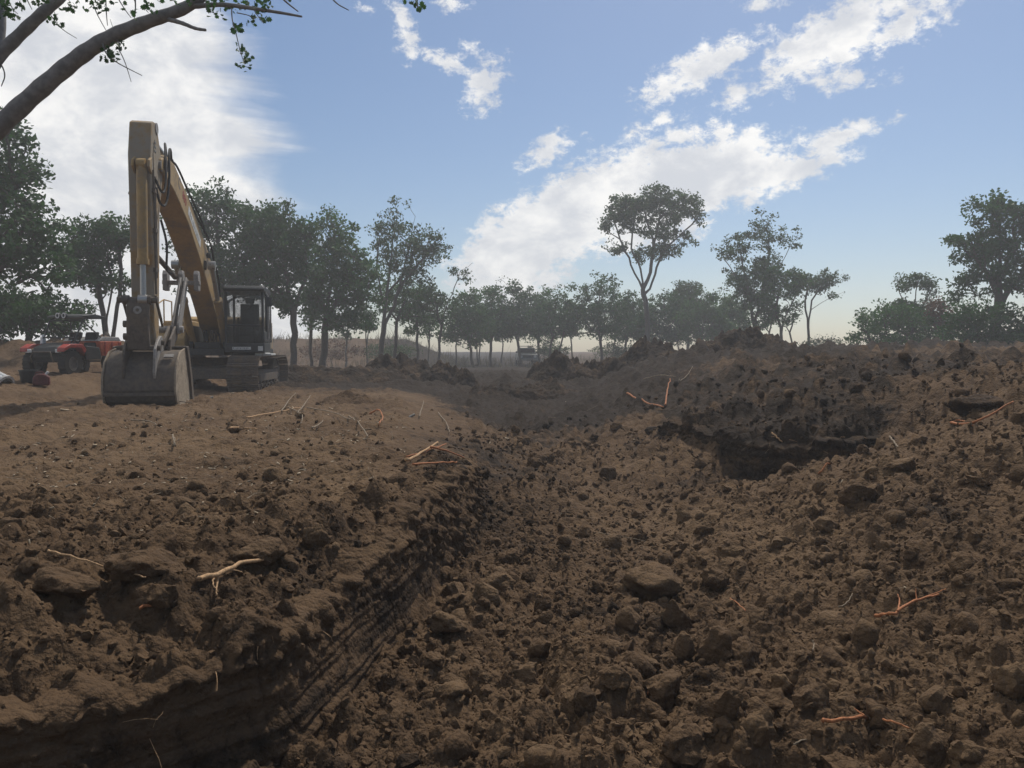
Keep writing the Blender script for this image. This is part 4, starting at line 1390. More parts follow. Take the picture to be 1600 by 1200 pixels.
bx.prism([(0.57, 1.17), (1.45, 1.17), (1.5, 1.3), (1.5, 1.42), (1.30, 1.62), (0.57, 1.62)], -1.24, -0.5)
bx = part(bx, 'tool_box', M['yellow'], bevel=0.03)
lipm = MB()
lipm.box(1.30, 1.36, -1.22, -0.52, 1.62, 1.66)
lipm.box(0.60, 1.30, -1.22, -1.16, 1.62, 1.66)
lipm.box(0.60, 1.30, -0.58, -0.52, 1.62, 1.66)
part(lipm, 'raised_rim', M['yellow'], bx)
hr = MB()
hr.tube([(1.35, -1.2, 1.62), (1.35, -1.2, 2.25), (0.5, -1.2, 2.45), (-0.4, -1.2, 2.45), (-0.4, -1.2, 1.9)], 0.018)
hr.tube([(0.5, -1.2, 1.8), (0.5, -1.2, 2.45)], 0.018)
part(hr, 'handrail', M['yellow'], bevel=0)
vblk = part(MB().box(0.8, 1.35, -0.3, 0.32, 1.17, 1.32), 'valve_block', M['dark'], bevel=0.01)
for k, (x, y) in enumerate(((0.95, 0.1), (1.0, -0.1), (1.1, 0.2), (1.15, 0.0), (1.05, 0.28))):
    part(MB().tube([(x, y, 1.3), (x + .1, y, 1.5), (x + .3, y * .8, 1.62), (x + .25, y * .6, 1.35)], 0.022), 'valve_hose', M['rubber'] if k % 2 else M['steel'], vblk, 0)

# cab on the machine's left
CX0, CX1, CY0, CY1, CZ0, CZ1 = 0.32, 1.78, 0.50, 1.46, 1.06, 2.70
cb = MB()
cb.box(CX0, CX1, CY0, CY1, CZ0, 1.30)
for (x, y) in ((CX1 - .07, CY0), (CX1 - .07, CY1 - .07), (CX0, CY0), (CX0, CY1 - .07), (0.98, CY1 - .06)):
    cb.box(x, x + .07, y, y + .06, 1.30, 2.60)
cb.box(CX1 - .06, CX1 - .005, CY0 + .06, CY1 - .07, 1.72, 1.77)
cb.box(CX0, CX1 - .07, CY1 - .055, CY1 - .005, 1.30, 1.60)
cb.box(CX0, CX0 + .05, CY0 + .06, CY1 - .07, 1.30, 1.75)
cab = part(cb, 'cab', M['dark'], bevel=0.02)
rf = MB()
rf.prism([(CX0 - .03, 2.60), (CX1 + .05, 2.60), (CX1 + .09, 2.66), (CX1, 2.745), (CX0 + .05, 2.745), (CX0 - .03, 2.69)], CY0 - .01, CY1 + .015)
part(rf, 'roof', M['dark'], cab, 0.025)
for nm, b in (('windscreen', (CX1 - .04, CX1 - .028, CY0 + .06, CY1 - .07, 1.77, 2.60)), ('lower_windscreen', (CX1 - .04, CX1 - .028, CY0 + .06, CY1 - .07, 1.30, 1.72)),
              ('door_window', (1.05, CX1 - .07, CY1 - .035, CY1 - .025, 1.60, 2.60)), ('rear_side_window', (CX0 + .07, 0.98, CY1 - .035, CY1 - .025, 1.60, 2.60)),
              ('inner_side_window', (CX0 + .07, CX1 - .07, CY0 + .02, CY0 + .03, 1.35, 2.60)), ('back_window', (CX0 + .02, CX0 + .03, CY0 + .06, CY1 - .07, 1.75, 2.60))):
    part(MB().box(*b), nm, M['glass'], cab, 0)
st = MB()
st.box(0.75, 1.2, 0.75, 1.2, 1.5, 1.64)
st.prism([(0.62, 1.6), (0.78, 1.6), (0.70, 2.35), (0.56, 2.35)], 0.74, 1.21)
st.box(0.56, 0.68, 0.86, 1.09, 2.36, 2.52)
part(st, 'seat', M['seat'], cab, 0.03)
for y_ in (0.78, 1.17):
    part(MB().tube([(1.35, y_, 1.3), (1.38, y_, 1.85)], 0.018).box(1.36, 1.41, y_ - .025, y_ + .025, 1.82, 1.95), 'control_lever', M['rubber'], cab, 0)
wp = MB()
wp.tube([(CX1 - .01, 1.3, 2.55), (CX1 + .005, 1.05, 2.1)], 0.012, 5)
part(wp, 'wiper', M['rubber'], cab, 0)
gr = MB()
part(MB().tube([(1.0, CY1 + .03, 1.35), (1.0, CY1 + .08, 1.4), (1.0, CY1 + .08, 2.45), (1.0, CY1 + .03, 2.52)], 0.02), 'grab_rail', M['steel_pale'], cab, 0)
gr.tube([(CX1 - .1, CY1 + .03, 1.35), (CX1 - .1, CY1 + .09, 1.4), (CX1 - .1, CY1 + .09, 2.5), (CX1 - .12, CY1 + .03, 2.58)], 0.022)
part(gr, 'grab_rail', M['steel_pale'], cab, 0)
pl = MB()
pl.box(CX1 + .001, CX1 + .006, 0.68, 1.13, 1.13, 1.20)
plate = part(pl, 'name_plate', M['decal_white'], cab, 0)
tx = MB()
xx = 0.70
for k, w in enumerate((0.05, 0.02, 0.035, 0.03, 0.03, 0.02, 0.03, 0.035, 0.025, 0.03)):
    tx.box(CX1 + .0065, CX1 + .008, xx, xx + w * .6, 1.145 + .01 * (k % 3 == 0), 1.185)
    xx += w + 0.008
part(tx, 'lettering', M['decal_grey'], plate, 0)
part(MB().box(CX1 + .001, CX1 + .006, 1.30, 1.42, 1.10, 1.22), 'sticker', M['decal_white'], cab, 0)
mi = MB()
mi.tube([(CX1 - .05, CY1, 2.5), (CX1 + .12, CY1 + .12, 2.42)], 0.012, 6)
mi.box(CX1 + .11, CX1 + .14, CY1 + .06, CY1 + .2, 2.22, 2.46)
part(mi, 'mirror', M['dark'], cab, 0.01)
sk = MB()
sk.box(-1.9, 0.28, 1.24, 1.30, 1.17, 1.95)
part(sk, 'side_door', M['yellow_worn'], bevel=0.02)
stp = MB()
stp.box(0.4, 1.6, 1.46, 1.60, 0.98, 1.03)
stp.box(0.4, 1.6, 1.2, 1.46, 0.96, 1.05)
part(stp, 'side_step', M['decal_white'], bevel=0.01)

# boom
top = [(0.05, 1.62), (0.2, 1.98), (0.8, 2.5), (1.8, 3.22), (2.6, 3.64), (3.5, 4.0), (4.6, 4.4), (5.8, 4.76), (6.5, 4.78), (6.86, 4.62)]
bot = [(6.9, 4.42), (6.5, 4.36), (5.8, 4.22), (4.6, 3.82), (3.5, 3.27), (2.6, 2.78), (1.8, 2.28), (0.9, 1.68), (0.3, 1.48)]
BHW = 0.24
bo = MB()
bo.prism(top + bot, -BHW, BHW)
boom = part(bo, 'boom', M['yellow'], bevel=0.02)
for s_ in (1, -1):
    for (x, z) in ((0.3, 1.72), (2.85, 3.12), (6.62, 4.55)):
        part(MB().ring((x, s_ * (BHW + .015), z), (0, 1, 0), 0.0, 0.11, 0.05, 18), 'pin_boss', M['steel'], boom, 0)


def on_boom(u, w):
    """point on the boom's outer face: u along it (m from the knee), w across it"""
    a = Vector((3.1, BHW, 3.42))
    d = Vector((5.6 - 3.1, 0, 4.50 - 3.42)).normalized()
    n = Vector((-d.z, 0, d.x))
    return a + d * u + n * w


dd_ = (Vector((5.6, 0, 4.50)) - Vector((3.1, 0, 3.42))).normalized()
slope = math.atan2(dd_.z, dd_.x)
# decals: grey and red characters, then a pale plate with dark marks (seen reading down from the tip)


def text_part(txt, size, mat, pos, parent, name='lettering'):
    c = bpy.data.curves.new(name, 'FONT')
    c.body = txt
    c.size = size
    c.extrude = 0.001
    c.align_x, c.align_y = 'CENTER', 'CENTER'
    c.materials.append(mat)
    tmp = bpy.data.objects.new(name, c)
    COL.objects.link(tmp)
    me = bpy.data.meshes.new_from_object(tmp)
    bpy.data.objects.remove(tmp)
    o = link(name, me, parent)
    bx_ = -dd_            # text runs from the tip down to the knee, read from the machine's left
    by_ = Vector((-dd_.z, 0, dd_.x))
    bz_ = Vector((0, 1, 0))
    R3 = Matrix((bx_, by_, bz_)).transposed()
    o.matrix_local = Matrix.Translation(pos) @ R3.to_4x4()
    return o


text_part('C', 0.34, M['decal_grey'], on_boom(2.55, 0.06) + Vector((0, .004, 0)), boom)
text_part('880', 0.26, M['decal_red'], on_boom(2.05, 0.03) + Vector((0, .004, 0)), boom)
pp = MB()
q0, q1, q2, q3 = on_boom(1.65, -.06), on_boom(0.25, -.06), on_boom(0.25, .14), on_boom(1.65, .14)
pp.prism([(q.x, q.z) for q in (q0, q1, q2, q3)], BHW + .002, BHW + .005)
pl2 = part(pp, 'decal_plate', M['decal_white'], boom, 0)
mk = MB()
for k, u in enumerate((1.5, 1.36, 1.2, 1.1, .98, .86, .74, .62, .5)):
    h_ = 0.05 if k % 3 else 0.065
    qs = [on_boom(u, .04 - h_), on_boom(u - .07, .04 - h_), on_boom(u - .06, .04 + h_), on_boom(u - .02, .04 + h_)]
    mk.prism([(q.x, q.z) for q in qs], BHW + .0055, BHW + .007)
part(mk, 'lettering', M['decal_grey'], pl2, 0)


def cylinder(p0, p1, p2, rb, rr, name, y, mat, mat2=None):
    b = MB()
    b.tube([(p0[0], y, p0[1]), (p1[0], y, p1[1])], rb, 14)
    d = Vector((p1[0] - p0[0], 0, p1[1] - p0[1])).normalized()
    b.tube([Vector((p1[0], y, p1[1])) - d * .08, Vector((p1[0], y, p1[1])) + d * .02], rb * 1.18, 14)
    b.ring((p0[0], y, p0[1]), (0, 1, 0), 0.03, rb * 1.15, rb * 1.6, 14)
    o = part(b, name, mat, bevel=0)
    r = MB()
    r.tube([(p1[0], y, p1[1]), (p2[0], y, p2[1])], rr, 12)
    r.ring((p2[0], y, p2[1]), (0, 1, 0), 0.02, rr * 1.9, rr * 3.0, 14)
    part(r, 'piston_rod', mat2 or M['chrome'], o, 0)
    return o


for y_ in (0.40, -0.40):
    cylinder((1.05, 1.32), (2.1, 2.35), (2.85, 3.12), 0.095, 0.055, 'boom_cylinder', y_, M['yellow'])
cylinder((3.55, 4.22), (5.3, 4.93), (6.98, 5.08), 0.10, 0.06, 'stick_cylinder', 0.0, M['dark'])

# stick, bucket cylinder, links
sf = [(7.20, 5.20), (7.33, 5.14), (7.47, 4.55), (7.44, 3.0), (7.42, 1.30), (7.36, 1.12), (7.22, 1.10), (7.10, 1.24), (6.86, 3.6), (6.60, 4.28), (6.58, 4.52), (6.92, 5.16), (7.02, 5.22)]
sk_ = MB()
sk_.prism(sf, -0.185, 0.185)
stick = part(sk_, 'stick', M['yellow_worn'], bevel=0.02)
for s_ in (1, -1):
    for (x, y, z, r) in ((7.0, .17, 5.13, .10), (6.82, .205, 4.5, .10), (7.3, .205, 1.22, .09)):
        part(MB().ring((x, s_ * y, z), (0, 1, 0), 0.0, r, 0.06, 16), 'pin_boss', M['steel_pale'], stick, 0)
# plates welded along the stick's side
part(MB().prism([(7.14, 4.9), (7.30, 4.6), (7.28, 4.2), (7.06, 4.25), (6.95, 4.6)], 0.186, 0.197), 'side_doubler', M['yellow_worn'], stick, 0.004)
for z_ in (4.82, 4.74, 4.66):
    part(MB().box(7.12, 7.24, 0.198, 0.204, z_, z_ + .03), 'lettering', M['decal_grey'], stick, 0)
part(MB().tube([(7.38, 0.205, 4.3), (7.36, 0.212, 3.4), (7.36, 0.212, 2.1)], 0.018), 'hydraulic_line', M['steel'], stick, 0)
part(MB().tube([(7.30, 0.205, 4.2), (7.28, 0.212, 3.3), (7.28, 0.212, 2.4)], 0.018), 'hydraulic_line', M['steel'], stick, 0)
for z_ in (3.2, 2.5, 3.9):
    part(MB().box(7.25, 7.42, 0.186, 0.24, z_, z_ + .07), 'line_clamp', M['steel'], stick, 0)
cylinder((7.56, 4.35), (7.60, 2.62), (7.62, 1.98), 0.088, 0.05, 'bucket_cylinder', 0.06, M['yellow'])
for y_ in (-0.09, 0.165):
    part(MB().prism([(7.46, 4.5), (7.62, 4.42), (7.66, 4.3), (7.46, 4.2)], y_, y_ + .045), 'cylinder_bracket', M['yellow'], stick)
xb = MB()
xb.tube([(7.62, -0.36, 1.98), (7.62, 0.30, 1.98)], 0.055, 12)
xb.ring((7.62, -0.22, 1.98), (0, 1, 0), 0.02, 0.085, 0.10, 14)
xb.ring((7.62, 0.14, 1.98), (0, 1, 0), 0.02, 0.085, 0.10, 14)
for s_ in (1, -1):   # guide links back to the stick
    xb.prism([(7.66, 2.06), (7.56, 1.90), (7.20, 1.52), (7.28, 1.66)], s_ * 0.27 - .02, s_ * 0.27 + .02)
part(xb, 'link_pin', M['steel'], bevel=0)
hl = MB()
hl.prism([(7.58, 2.0), (7.68, 2.0), (7.74, 1.45), (7.66, 1.10), (7.56, 1.10), (7.62, 1.45)], -0.2, 0.16)
hl = part(hl, 'bucket_link', M['steel'], bevel=0.02)
part(MB().ring((7.68, -0.02, 1.80), (1, 0, 0.1), 0.03, 0.07, 0.05, 16), 'link_eye', M['steel_pale'], hl, 0)
for z_ in (1.34, 1.56):
    part(MB().tube([(7.62, -0.19, z_), (7.62, -0.27, z_)], 0.06, 10), 'link_bolt', M['steel'], hl, 0)

# bucket, its back towards the camera, mouth towards the machine
BW = 0.57
prof = [(6.92, 1.12), (7.35, 1.06), (7.62, 0.88), (7.76, 0.62), (7.78, 0.40), (7.68, 0.20), (7.48, 0.07), (7.22, 0.02), (6.80, 0.07), (6.46, 0.16)]
bk = MB()
inner = [(x + (0.03 if x < 7.2 else -0.035), z + (-.03 if z > .6 else 0.035)) for x, z in prof]
bk.prism(prof + inner[::-1], -BW, BW)
bucket = part(bk, 'bucket', M['steel'], bevel=0.008)
side = [(6.90, 1.15), (7.36, 1.08), (7.64, 0.89), (7.79, 0.63), (7.805, 0.40), (7.70, 0.18), (7.49, 0.045), (7.22, -0.005), (6.80, 0.05), (6.46, 0.14), (6.62, 0.6)]
for s_ in (1, -1):
    sd = MB()
    sd.prism(side, s_ * BW, s_ * (BW + 0.035))
    sd = part(sd, 'side_plate', M['pale_plate'], bucket, 0.008)
    sc = MB()
    sc.prism([(6.86, 1.18), (6.98, 1.16), (6.72, 0.62), (6.58, 0.12), (6.40, 0.10), (6.56, 0.62)], s_ * (BW + 0.037), s_ * (BW + 0.075))
    part(sc, 'side_cutter', M['steel'], bucket, 0.008)
    ea = MB()
    ea.prism([(7.14, 1.10), (7.22, 1.36), (7.34, 1.36), (7.58, 1.24), (7.72, 1.12), (7.80, 0.72), (7.76, 0.60), (7.62, 0.86), (7.36, 1.06)], s_ * 0.25 - .022, s_ * 0.25 + .022)
    part(ea, 'ear_plate', M['steel_pale'] if s_ > 0 else M['steel'], bucket, 0.008)
tt = MB()
tt.tube([(6.93, -BW - .03, 1.15), (6.93, BW + .05, 1.15)], 0.035, 10)
part(tt, 'top_lip', M['steel'], bucket, 0)
stf = MB()
stf.prism([(7.775, 0.36), (7.80, 0.36), (7.80, 0.30), (7.755, 0.30)], -BW, BW)
part(stf, 'wear_strip', M['steel'], bucket, 0)
bdg = MB()
bdg.prism([(7.49, 1.015), (7.56, 0.965), (7.575, 0.985), (7.505, 1.035)], 0.36, 0.52)
part(bdg, 'maker_plate', M['steel_pale'], bucket, 0)
for k in range(5):
    th = MB()
    yy = -0.52 + k * 0.26
    th.prism([(6.5, 0.20), (6.5, 0.10), (6.22, 0.13), (6.18, 0.17)], yy - .05, yy + .05)
    part(th, 'tooth', M['steel_pale'], bucket, 0.006)
for (x, z) in ((7.3, 1.24), (7.6, 1.14)):
    part(MB().tube([(x, -0.33, z), (x, 0.33, z)], 0.05, 12), 'bucket_pin', M['steel'], bucket, 0)

# thumb folded behind the stick
thb = MB()
for s_ in (0.02, 0.12):
    thb.prism([(5.62, 2.52), (5.80, 2.56), (6.55, 1.62), (6.58, 1.42), (6.40, 1.42)], s_ + .26, s_ + .30)
thb.tube([(6.48, 0.0, 1.5), (6.48, 0.48, 1.5)], 0.07, 12)
thumb = part(thb, 'thumb', M['steel_pale'], bevel=0.006)
tbk = MB()
tbk.box(5.55, 5.72, -0.06, 0.64, 2.42, 2.50)
for y_ in (0.0, 0.29, 0.58):
    tbk.prism([(5.52, 2.30), (5.74, 2.30), (5.76, 2.62), (5.70, 2.70), (5.58, 2.70), (5.50, 2.60)], y_ - .045, y_ + .045)
part(tbk, 'thumb_bracket', M['steel_pale'], thumb, 0.01)
tlk = MB()
tlk.prism([(6.42, 1.58), (6.58, 1.56), (7.02, 1.30), (7.10, 1.10), (6.96, 1.08), (6.46, 1.34)], 0.22, 0.27)
tlk.prism([(6.42, 1.58), (6.58, 1.56), (7.02, 1.30), (7.10, 1.10), (6.96, 1.08), (6.46, 1.34)], 0.33, 0.37)
part(tlk, 'thumb_link', M['steel'], thumb, 0.006)
tc_ = MB()
tc_.tube([(6.95, 0.0, 3.0), (6.2, 0.1, 2.75), (5.75, 0.2, 2.55)], 0.05, 10)
part(tc_, 'thumb_arm', M['steel'], thumb, 0)

# hoses looping from boom to stick
for pts in ([(5.9, 0.2, 4.82), (6.2, 0.25, 5.0), (6.5, 0.28, 4.85), (6.65, 0.32, 4.3), (6.85, 0.3, 3.75), (7.1, 0.24, 3.75), (7.3, 0.23, 4.0)],
            [(5.8, 0.1, 4.84), (6.25, 0.16, 5.1), (6.6, 0.24, 4.9), (6.9, 0.32, 4.2), (7.1, 0.30, 3.9), (7.36, 0.23, 4.15)],
            [(5.9, -0.1, 4.82), (6.3, -0.15, 5.05), (6.6, -0.25, 4.7), (6.8, -0.27, 4.2), (7.2, -0.24, 3.9)],
            [(3.0, 0.29, 3.85), (3.4, 0.30, 4.06), (4.6, 0.25, 4.48), (5.6, 0.24, 4.80), (5.9, 0.2, 4.82)],
            [(2.0, 0.32, 3.25), (2.6, 0.34, 3.72), (3.3, 0.22, 4.06), (4.5, 0.16, 4.50), (5.8, 0.1, 4.84)],
            [(1.0, 0.30, 2.2), (1.5, 0.33, 3.0), (2.0, 0.32, 3.25)],
            [(6.9, 0.21, 3.5), (6.6, 0.25, 3.1), (6.5, 0.2, 2.7), (6.2, 0.15, 2.62), (5.8, 0.2, 2.62)]):
    h_ = MB()
    # smooth the path a little
    P_ = [Vector(p) for p in pts]
    for _ in range(2):
        Q_ = [P_[0]]
        for a_, b_ in zip(P_[:-1], P_[1:]):
            Q_ += [a_ * .75 + b_ * .25, a_ * .25 + b_ * .75]
        P_ = Q_ + [P_[-1]]
    h_.tube(P_, 0.022, 7)
    part(h_, 'hydraulic_hose', M['rubber'], bevel=0)
wl_ = MB()
wl_.box(2.7, 2.85, 0.29, 0.38, 3.30, 3.42)
wl_.ring((2.87, 0.335, 3.36), (1, 0, 0), 0.0, 0.05, 0.03, 14)
part(wl_, 'work_light', M['dark'], boom, 0.01)

# ------------------------------------------------------------------ red utility vehicle
M['red'] = plain_mat('red_plastic', (0.32, 0.05, 0.04), 0.45, dirt=0.25, scale=2.5)
M['orange'] = plain_mat('orange_plastic', (0.46, 0.105, 0.05), 0.5, dirt=0.2, scale=2.5)
M['grey_lid'] = plain_mat('grey_lid', (0.34, 0.33, 0.31), 0.7, dirt=0.3)
M['white'] = plain_mat('white_plastic', (0.62, 0.62, 0.60), 0.6, dirt=0.15)
M['rim'] = plain_mat('wheel_rim', (0.18, 0.17, 0.155), 0.5, 0.5, dirt=0.5)
ux, uy = at(116, 560, 20.4)[:2]
uz = float(np.mean([height(np.array([ux + a]), np.array([uy + b]), False)[0][0] for a in (-.6, .6) for b in (-.8, .8)]))
ut = empty('utility_vehicle', (ux, uy, uz - 0.02), math.atan2(-0.96, -0.20))
ut.scale = (0.9, 0.86, 1.04)
tag(ut, 'red open utility vehicle with black roof and two round lamps, left of excavator', 'utility vehicle')


def upart(mb, name, mat, parent=ut, bevel=0.015):
    return mb.build(name, mat, parent, bevel)


b = MB()
b.prism([(-1.1, .36), (0.95, .36), (1.05, .5), (0.95, .66), (0.35, .62), (0.2, .40), (-1.1, .40)], -0.5, 0.5)
b.box(0.55, 0.98, -0.42, 0.42, 0.50, 0.72)
body = upart(b, 'body', M['dark'])
for s_ in (1, -1):
    f = MB()
    f.prism([(0.35, .68), (0.50, .82), (0.95, .82), (1.18, .72), (1.20, .62), (0.98, .72), (0.55, .72), (0.42, .58)], s_ * .52, s_ * .78)
    upart(f, 'front_fender', M['red'])
    hl_ = MB()
    hl_.box(1.10, 1.18, s_ * .52 - .08, s_ * .52 + .08, .60, .69)
    upart(hl_, 'headlight', M['white'])
    d_ = MB()
    d_.prism([(0.30, .42), (0.30, .78), (-0.25, .74), (-0.35, .42)], s_ * .66, s_ * .70)
    upart(d_, 'side_panel', M['dark'])
hd_ = MB()
hd_.prism([(0.30, .86), (0.72, .84), (1.08, .74), (1.14, .60), (0.4, .60)], -.40, .40)
upart(hd_, 'hood', M['dark'], bevel=.03)
bed = MB()
bed.prism([(-0.38, .52), (-0.30, .90), (-1.20, .90), (-1.24, .52)], -.68, .68)
bed = upart(bed, 'cargo_box', M['orange'])
upart(MB().prism([(-0.28, .905), (-0.45, 1.02), (-1.1, 1.02), (-1.22, .905)], -.67, .67), 'box_lid', M['grey_lid'], bed)
for x_ in (-.5, -.8, -1.1):
    upart(MB().box(x_ - .025, x_ + .025, .682, .70, .54, .88), 'rib', M['red'], bed, 0)
cg = MB()
for s_ in (1, -1):
    cg.tube([(0.62, s_ * .56, .80), (0.28, s_ * .58, 1.42), (0.10, s_ * .58, 1.50), (-0.5, s_ * .58, 1.50), (-0.58, s_ * .60, .80)], .024)
    cg.tube([(0.28, s_ * .58, 1.42), (-0.56, s_ * .60, .92)], .018)
cg.tube([(0.28, -.58, 1.42), (0.28, .58, 1.42)], .022)
cg.tube([(-0.5, -.58, 1.50), (-0.5, .58, 1.50)], .022)
cg.tube([(0.60, -.56, .98), (0.60, .56, .98)], .02)
upart(cg, 'roll_cage', M['dark'], bevel=0)
upart(MB().prism([(0.36, 1.49), (0.30, 1.55), (-0.2, 1.60), (-0.65, 1.54), (-0.65, 1.50), (0.2, 1.505)], -.62, .62), 'roof', M['dark'], bevel=.02)
for y_ in (-.16, .06):
    l = MB()
    l.ring((0.40, y_, 1.54), (1, 0, 0), 0.0, .078, .06, 20)
    l = upart(l, 'roof_lamp', M['dark'], bevel=0)
    l2 = MB()
    l2.ring((0.435, y_, 1.54), (1, 0, 0), .045, .07, .012, 20)
    upart(l2, 'lamp_ring', M['white'], l, 0)
for y_ in (-.30, .30):
    upart(MB().box(-.40, .02, y_ - .22, y_ + .22, .60, .72).prism([(-.36, .70), (-.26, .70), (-.38, 1.14), (-.48, 1.14)], y_ - .22, y_ + .22), 'seat', M['seat'], bevel=.03)
sw = MB()
sw.ring((0.22, .28, .98), (1, 0, -.6), .12, .15, .03, 18)
sw.tube([(0.22, .28, .98), (0.42, .28, .85)], .02)
upart(sw, 'steering_wheel', M['rubber'], bevel=0)
upart(MB().box(.50, .62, -.62, -.52, .80, 1.0).tube([(.56, -.57, 1.0), (.56, -.57, 1.06)], .04), 'bottle', M['white'], bevel=.02)
for (x_, y_) in ((0.82, .62), (0.82, -.62), (-0.85, .62), (-0.85, -.62)):
    w = MB()
    w.ring((x_, y_, .33), (0, 1, 0), .18, .32, .25, 26)
    for k in range(20):
        a = 2 * math.pi * k / 20
        c_, s2 = math.cos(a), math.sin(a)
        Mx = Matrix.Translation((x_ + c_ * .325, y_, .33 + s2 * .325)) @ Matrix.Rotation(-a, 4, 'Y')
        w.box(-.015, .018, -.12, .12, -.022, .022, Mx)
    w = upart(w, 'tyre', M['rubber'], bevel=0)
    r_ = MB()
    r_.ring((x_, y_, .33), (0, 1, 0), .0, .185, .17, 20)
    r_.ring((x_, y_, .33), (0, 1, 0), .13, .19, .22, 20)
    upart(r_, 'rim', M['rim'], w, 0)
sus = MB()
for s_ in (1, -1):
    sus.tube([(0.85, s_ * .15, .42), (0.82, s_ * .5, .33)], .025)
    sus.tube([(0.78, s_ * .25, .62), (0.80, s_ * .48, .36)], .035)
upart(sus, 'suspension', M['steel'], bevel=0)
bmp = MB()
bmp.tube([(1.16, -.38, .36), (1.22, -.36, .50), (1.2, -.3, .62), (1.2, .3, .62), (1.22, .36, .50), (1.16, .38, .36)], .022)
upart(bmp, 'front_bar', M['steel'], bevel=0)

# ------------------------------------------------------------------ small things at the left edge
M['can_red'] = plain_mat('dark_red_plastic', (0.10, 0.022, 0.022), 0.5, dirt=0.3)
p = hit(65, 603)
can = empty('fuel_can', (p[0], p[1], p[2] - .01), 0.4)
tag(can, 'dark red plastic fuel can with white spout on the ground, far left', 'fuel can')
c_ = MB()
c_.prism([(-.15, 0), (.15, 0), (.16, .05), (.16, .18), (.09, .25), (-.06, .26), (-.15, .19), (-.16, .05)], -.09, .09)
upart(c_, 'body', M['can_red'], can, .03)
upart(MB().tube([(.09, 0, .24), (.13, 0, .30)], .028, 10), 'spout', M['white'], can, 0)
upart(MB().tube([(-.12, 0, .21), (-.10, 0, .28), (.02, 0, .30), (.05, 0, .25)], .014, 8), 'handle', M['can_red'], can, 0)
p = hit(30, 600)
tb_ = empty('rubber_tub', (p[0], p[1] + .3, ground_z(p[0], p[1] + .3) - .02), 0)
tag(tb_, 'black rubber tub behind the pale ribbed pipe at far left', 'tub')
t_ = MB()
prev = None
for r0, z0, r1, z1 in ((.13, 0, .17, .25),):
    t_.tube([(0, 0, 0.0), (0, 0, .02), (0, 0, .27)], [.13, .135, .17], 20)
upart(t_, 'shell', M['rubber'], tb_, 0)
upart(MB().ring((0, 0, .275), (0, 0, 1), .14, .185, .03, 20), 'rim', M['dark'], tb_, 0)
p = hit(20, 603)
pipe = empty('ribbed_pipe', (p[0], p[1], p[2] - .05), 0)
tag(pipe, 'pale grey ribbed pipe sloping out of the frame at far left', 'pipe')
ax0, ax1 = Vector((-.16, 0, .02)), Vector((-1.5, .25, .62))
axd = (ax1 - ax0).normalized()
au = axd.cross(Vector((0, 0, 1))).normalized()
av_ = axd.cross(au)
pv = MB()
prof_ = [(0.21 + (0.012 if k % 4 < 2 else -0.006), 2 * math.pi * k / 72) for k in range(72)]
r1_ = [pv.bm.verts.new(ax0 + (au * math.cos(t) + av_ * math.sin(t)) * r) for r, t in prof_]
r2_ = [pv.bm.verts.new(ax1 + (au * math.cos(t) + av_ * math.sin(t)) * r) for r, t in prof_]
r3_ = [pv.bm.verts.new(ax0 + (au * math.cos(t) + av_ * math.sin(t)) * .185) for r, t in prof_]
r4_ = [pv.bm.verts.new(ax1 + (au * math.cos(t) + av_ * math.sin(t)) * .185) for r, t in prof_]
for A_, B_ in ((r1_, r2_), (r2_, r4_), (r4_, r3_), (r3_, r1_)):
    for k in range(72):
        pv.bm.faces.new([A_[k], A_[(k + 1) % 72], B_[(k + 1) % 72], B_[k]])
upart(pv, 'ribbed_shell', M['white'], pipe, 0)
upart(MB().ring(ax0 + axd * .03, axd, .205, .235, .05, 36), 'collar', M['grey_lid'], pipe, 0)

# ------------------------------------------------------------------ far vehicle
tp = at(822, 572, 58)
tz = ground_z(tp[0], tp[1])
M['truck'] = plain_mat('dusty_truck_paint', (0.20, 0.21, 0.21), 0.5, dirt=0.4)
tk = empty('pickup_truck', (tp[0], tp[1], tz), math.radians(-90 + 4))
tag(tk, 'small dusty grey pickup truck parked far off beyond the bare track', 'pickup truck')
b = MB()
b.prism([(-1.9, .35), (1.75, .35), (1.82, .5), (1.78, .78), (0.85, .86), (-1.9, .82)], -.72, .72)
b = upart(b, 'body', M['truck'], tk, .03)
cbn = MB()
cbn.prism([(0.85, .86), (0.42, 1.28), (-.45, 1.30), (-.55, .86)], -.64, .64)
cbn = upart(cbn, 'cabin', M['truck'], tk, .03)
upart(MB().prism([(0.80, .93), (0.47, 1.23), (0.475, 1.24), (0.815, .93)], -.56, .56), 'windscreen', M['rubber'], cbn, 0)
for s_ in (1, -1):
    upart(MB().prism([(0.66, .92), (0.38, 1.20), (-.4, 1.22), (-.45, .92)], s_ * .642, s_ * .648), 'side_window', M['rubber'], cbn, 0)
    upart(MB().ring((1.80, s_ * .52, .64), (1, 0, 0), 0, .095, .05, 16), 'headlight', M['white'], tk, 0)
    for x_ in (1.15, -1.2):
        w = upart(MB().ring((x_, s_ * .64, .29), (0, 1, 0), .15, .29, .2, 20), 'tyre', M['rubber'], tk, 0)
        upart(MB().ring((x_, s_ * .66, .29), (0, 1, 0), 0, .16, .16, 14), 'rim', M['rim'], w, 0)
    upart(MB().box(.55, .62, s_ * .72, s_ * .84, .90, 1.03), 'mirror', M['dark'], tk, .01)
upart(MB().box(1.80, 1.825, -.38, .38, .54, .72), 'grille', M['dark'], tk, 0)
upart(MB().box(1.76, 1.90, -.72, .72, .34, .46), 'bumper', M['steel_pale'], tk, .02)
rk = MB()
rk.tube([(-.6, -.6, .84), (-.6, -.6, 1.42), (-.6, .6, 1.42), (-.6, .6, .84)], .03)
upart(rk, 'headache_rack', M['dark'], tk, 0)


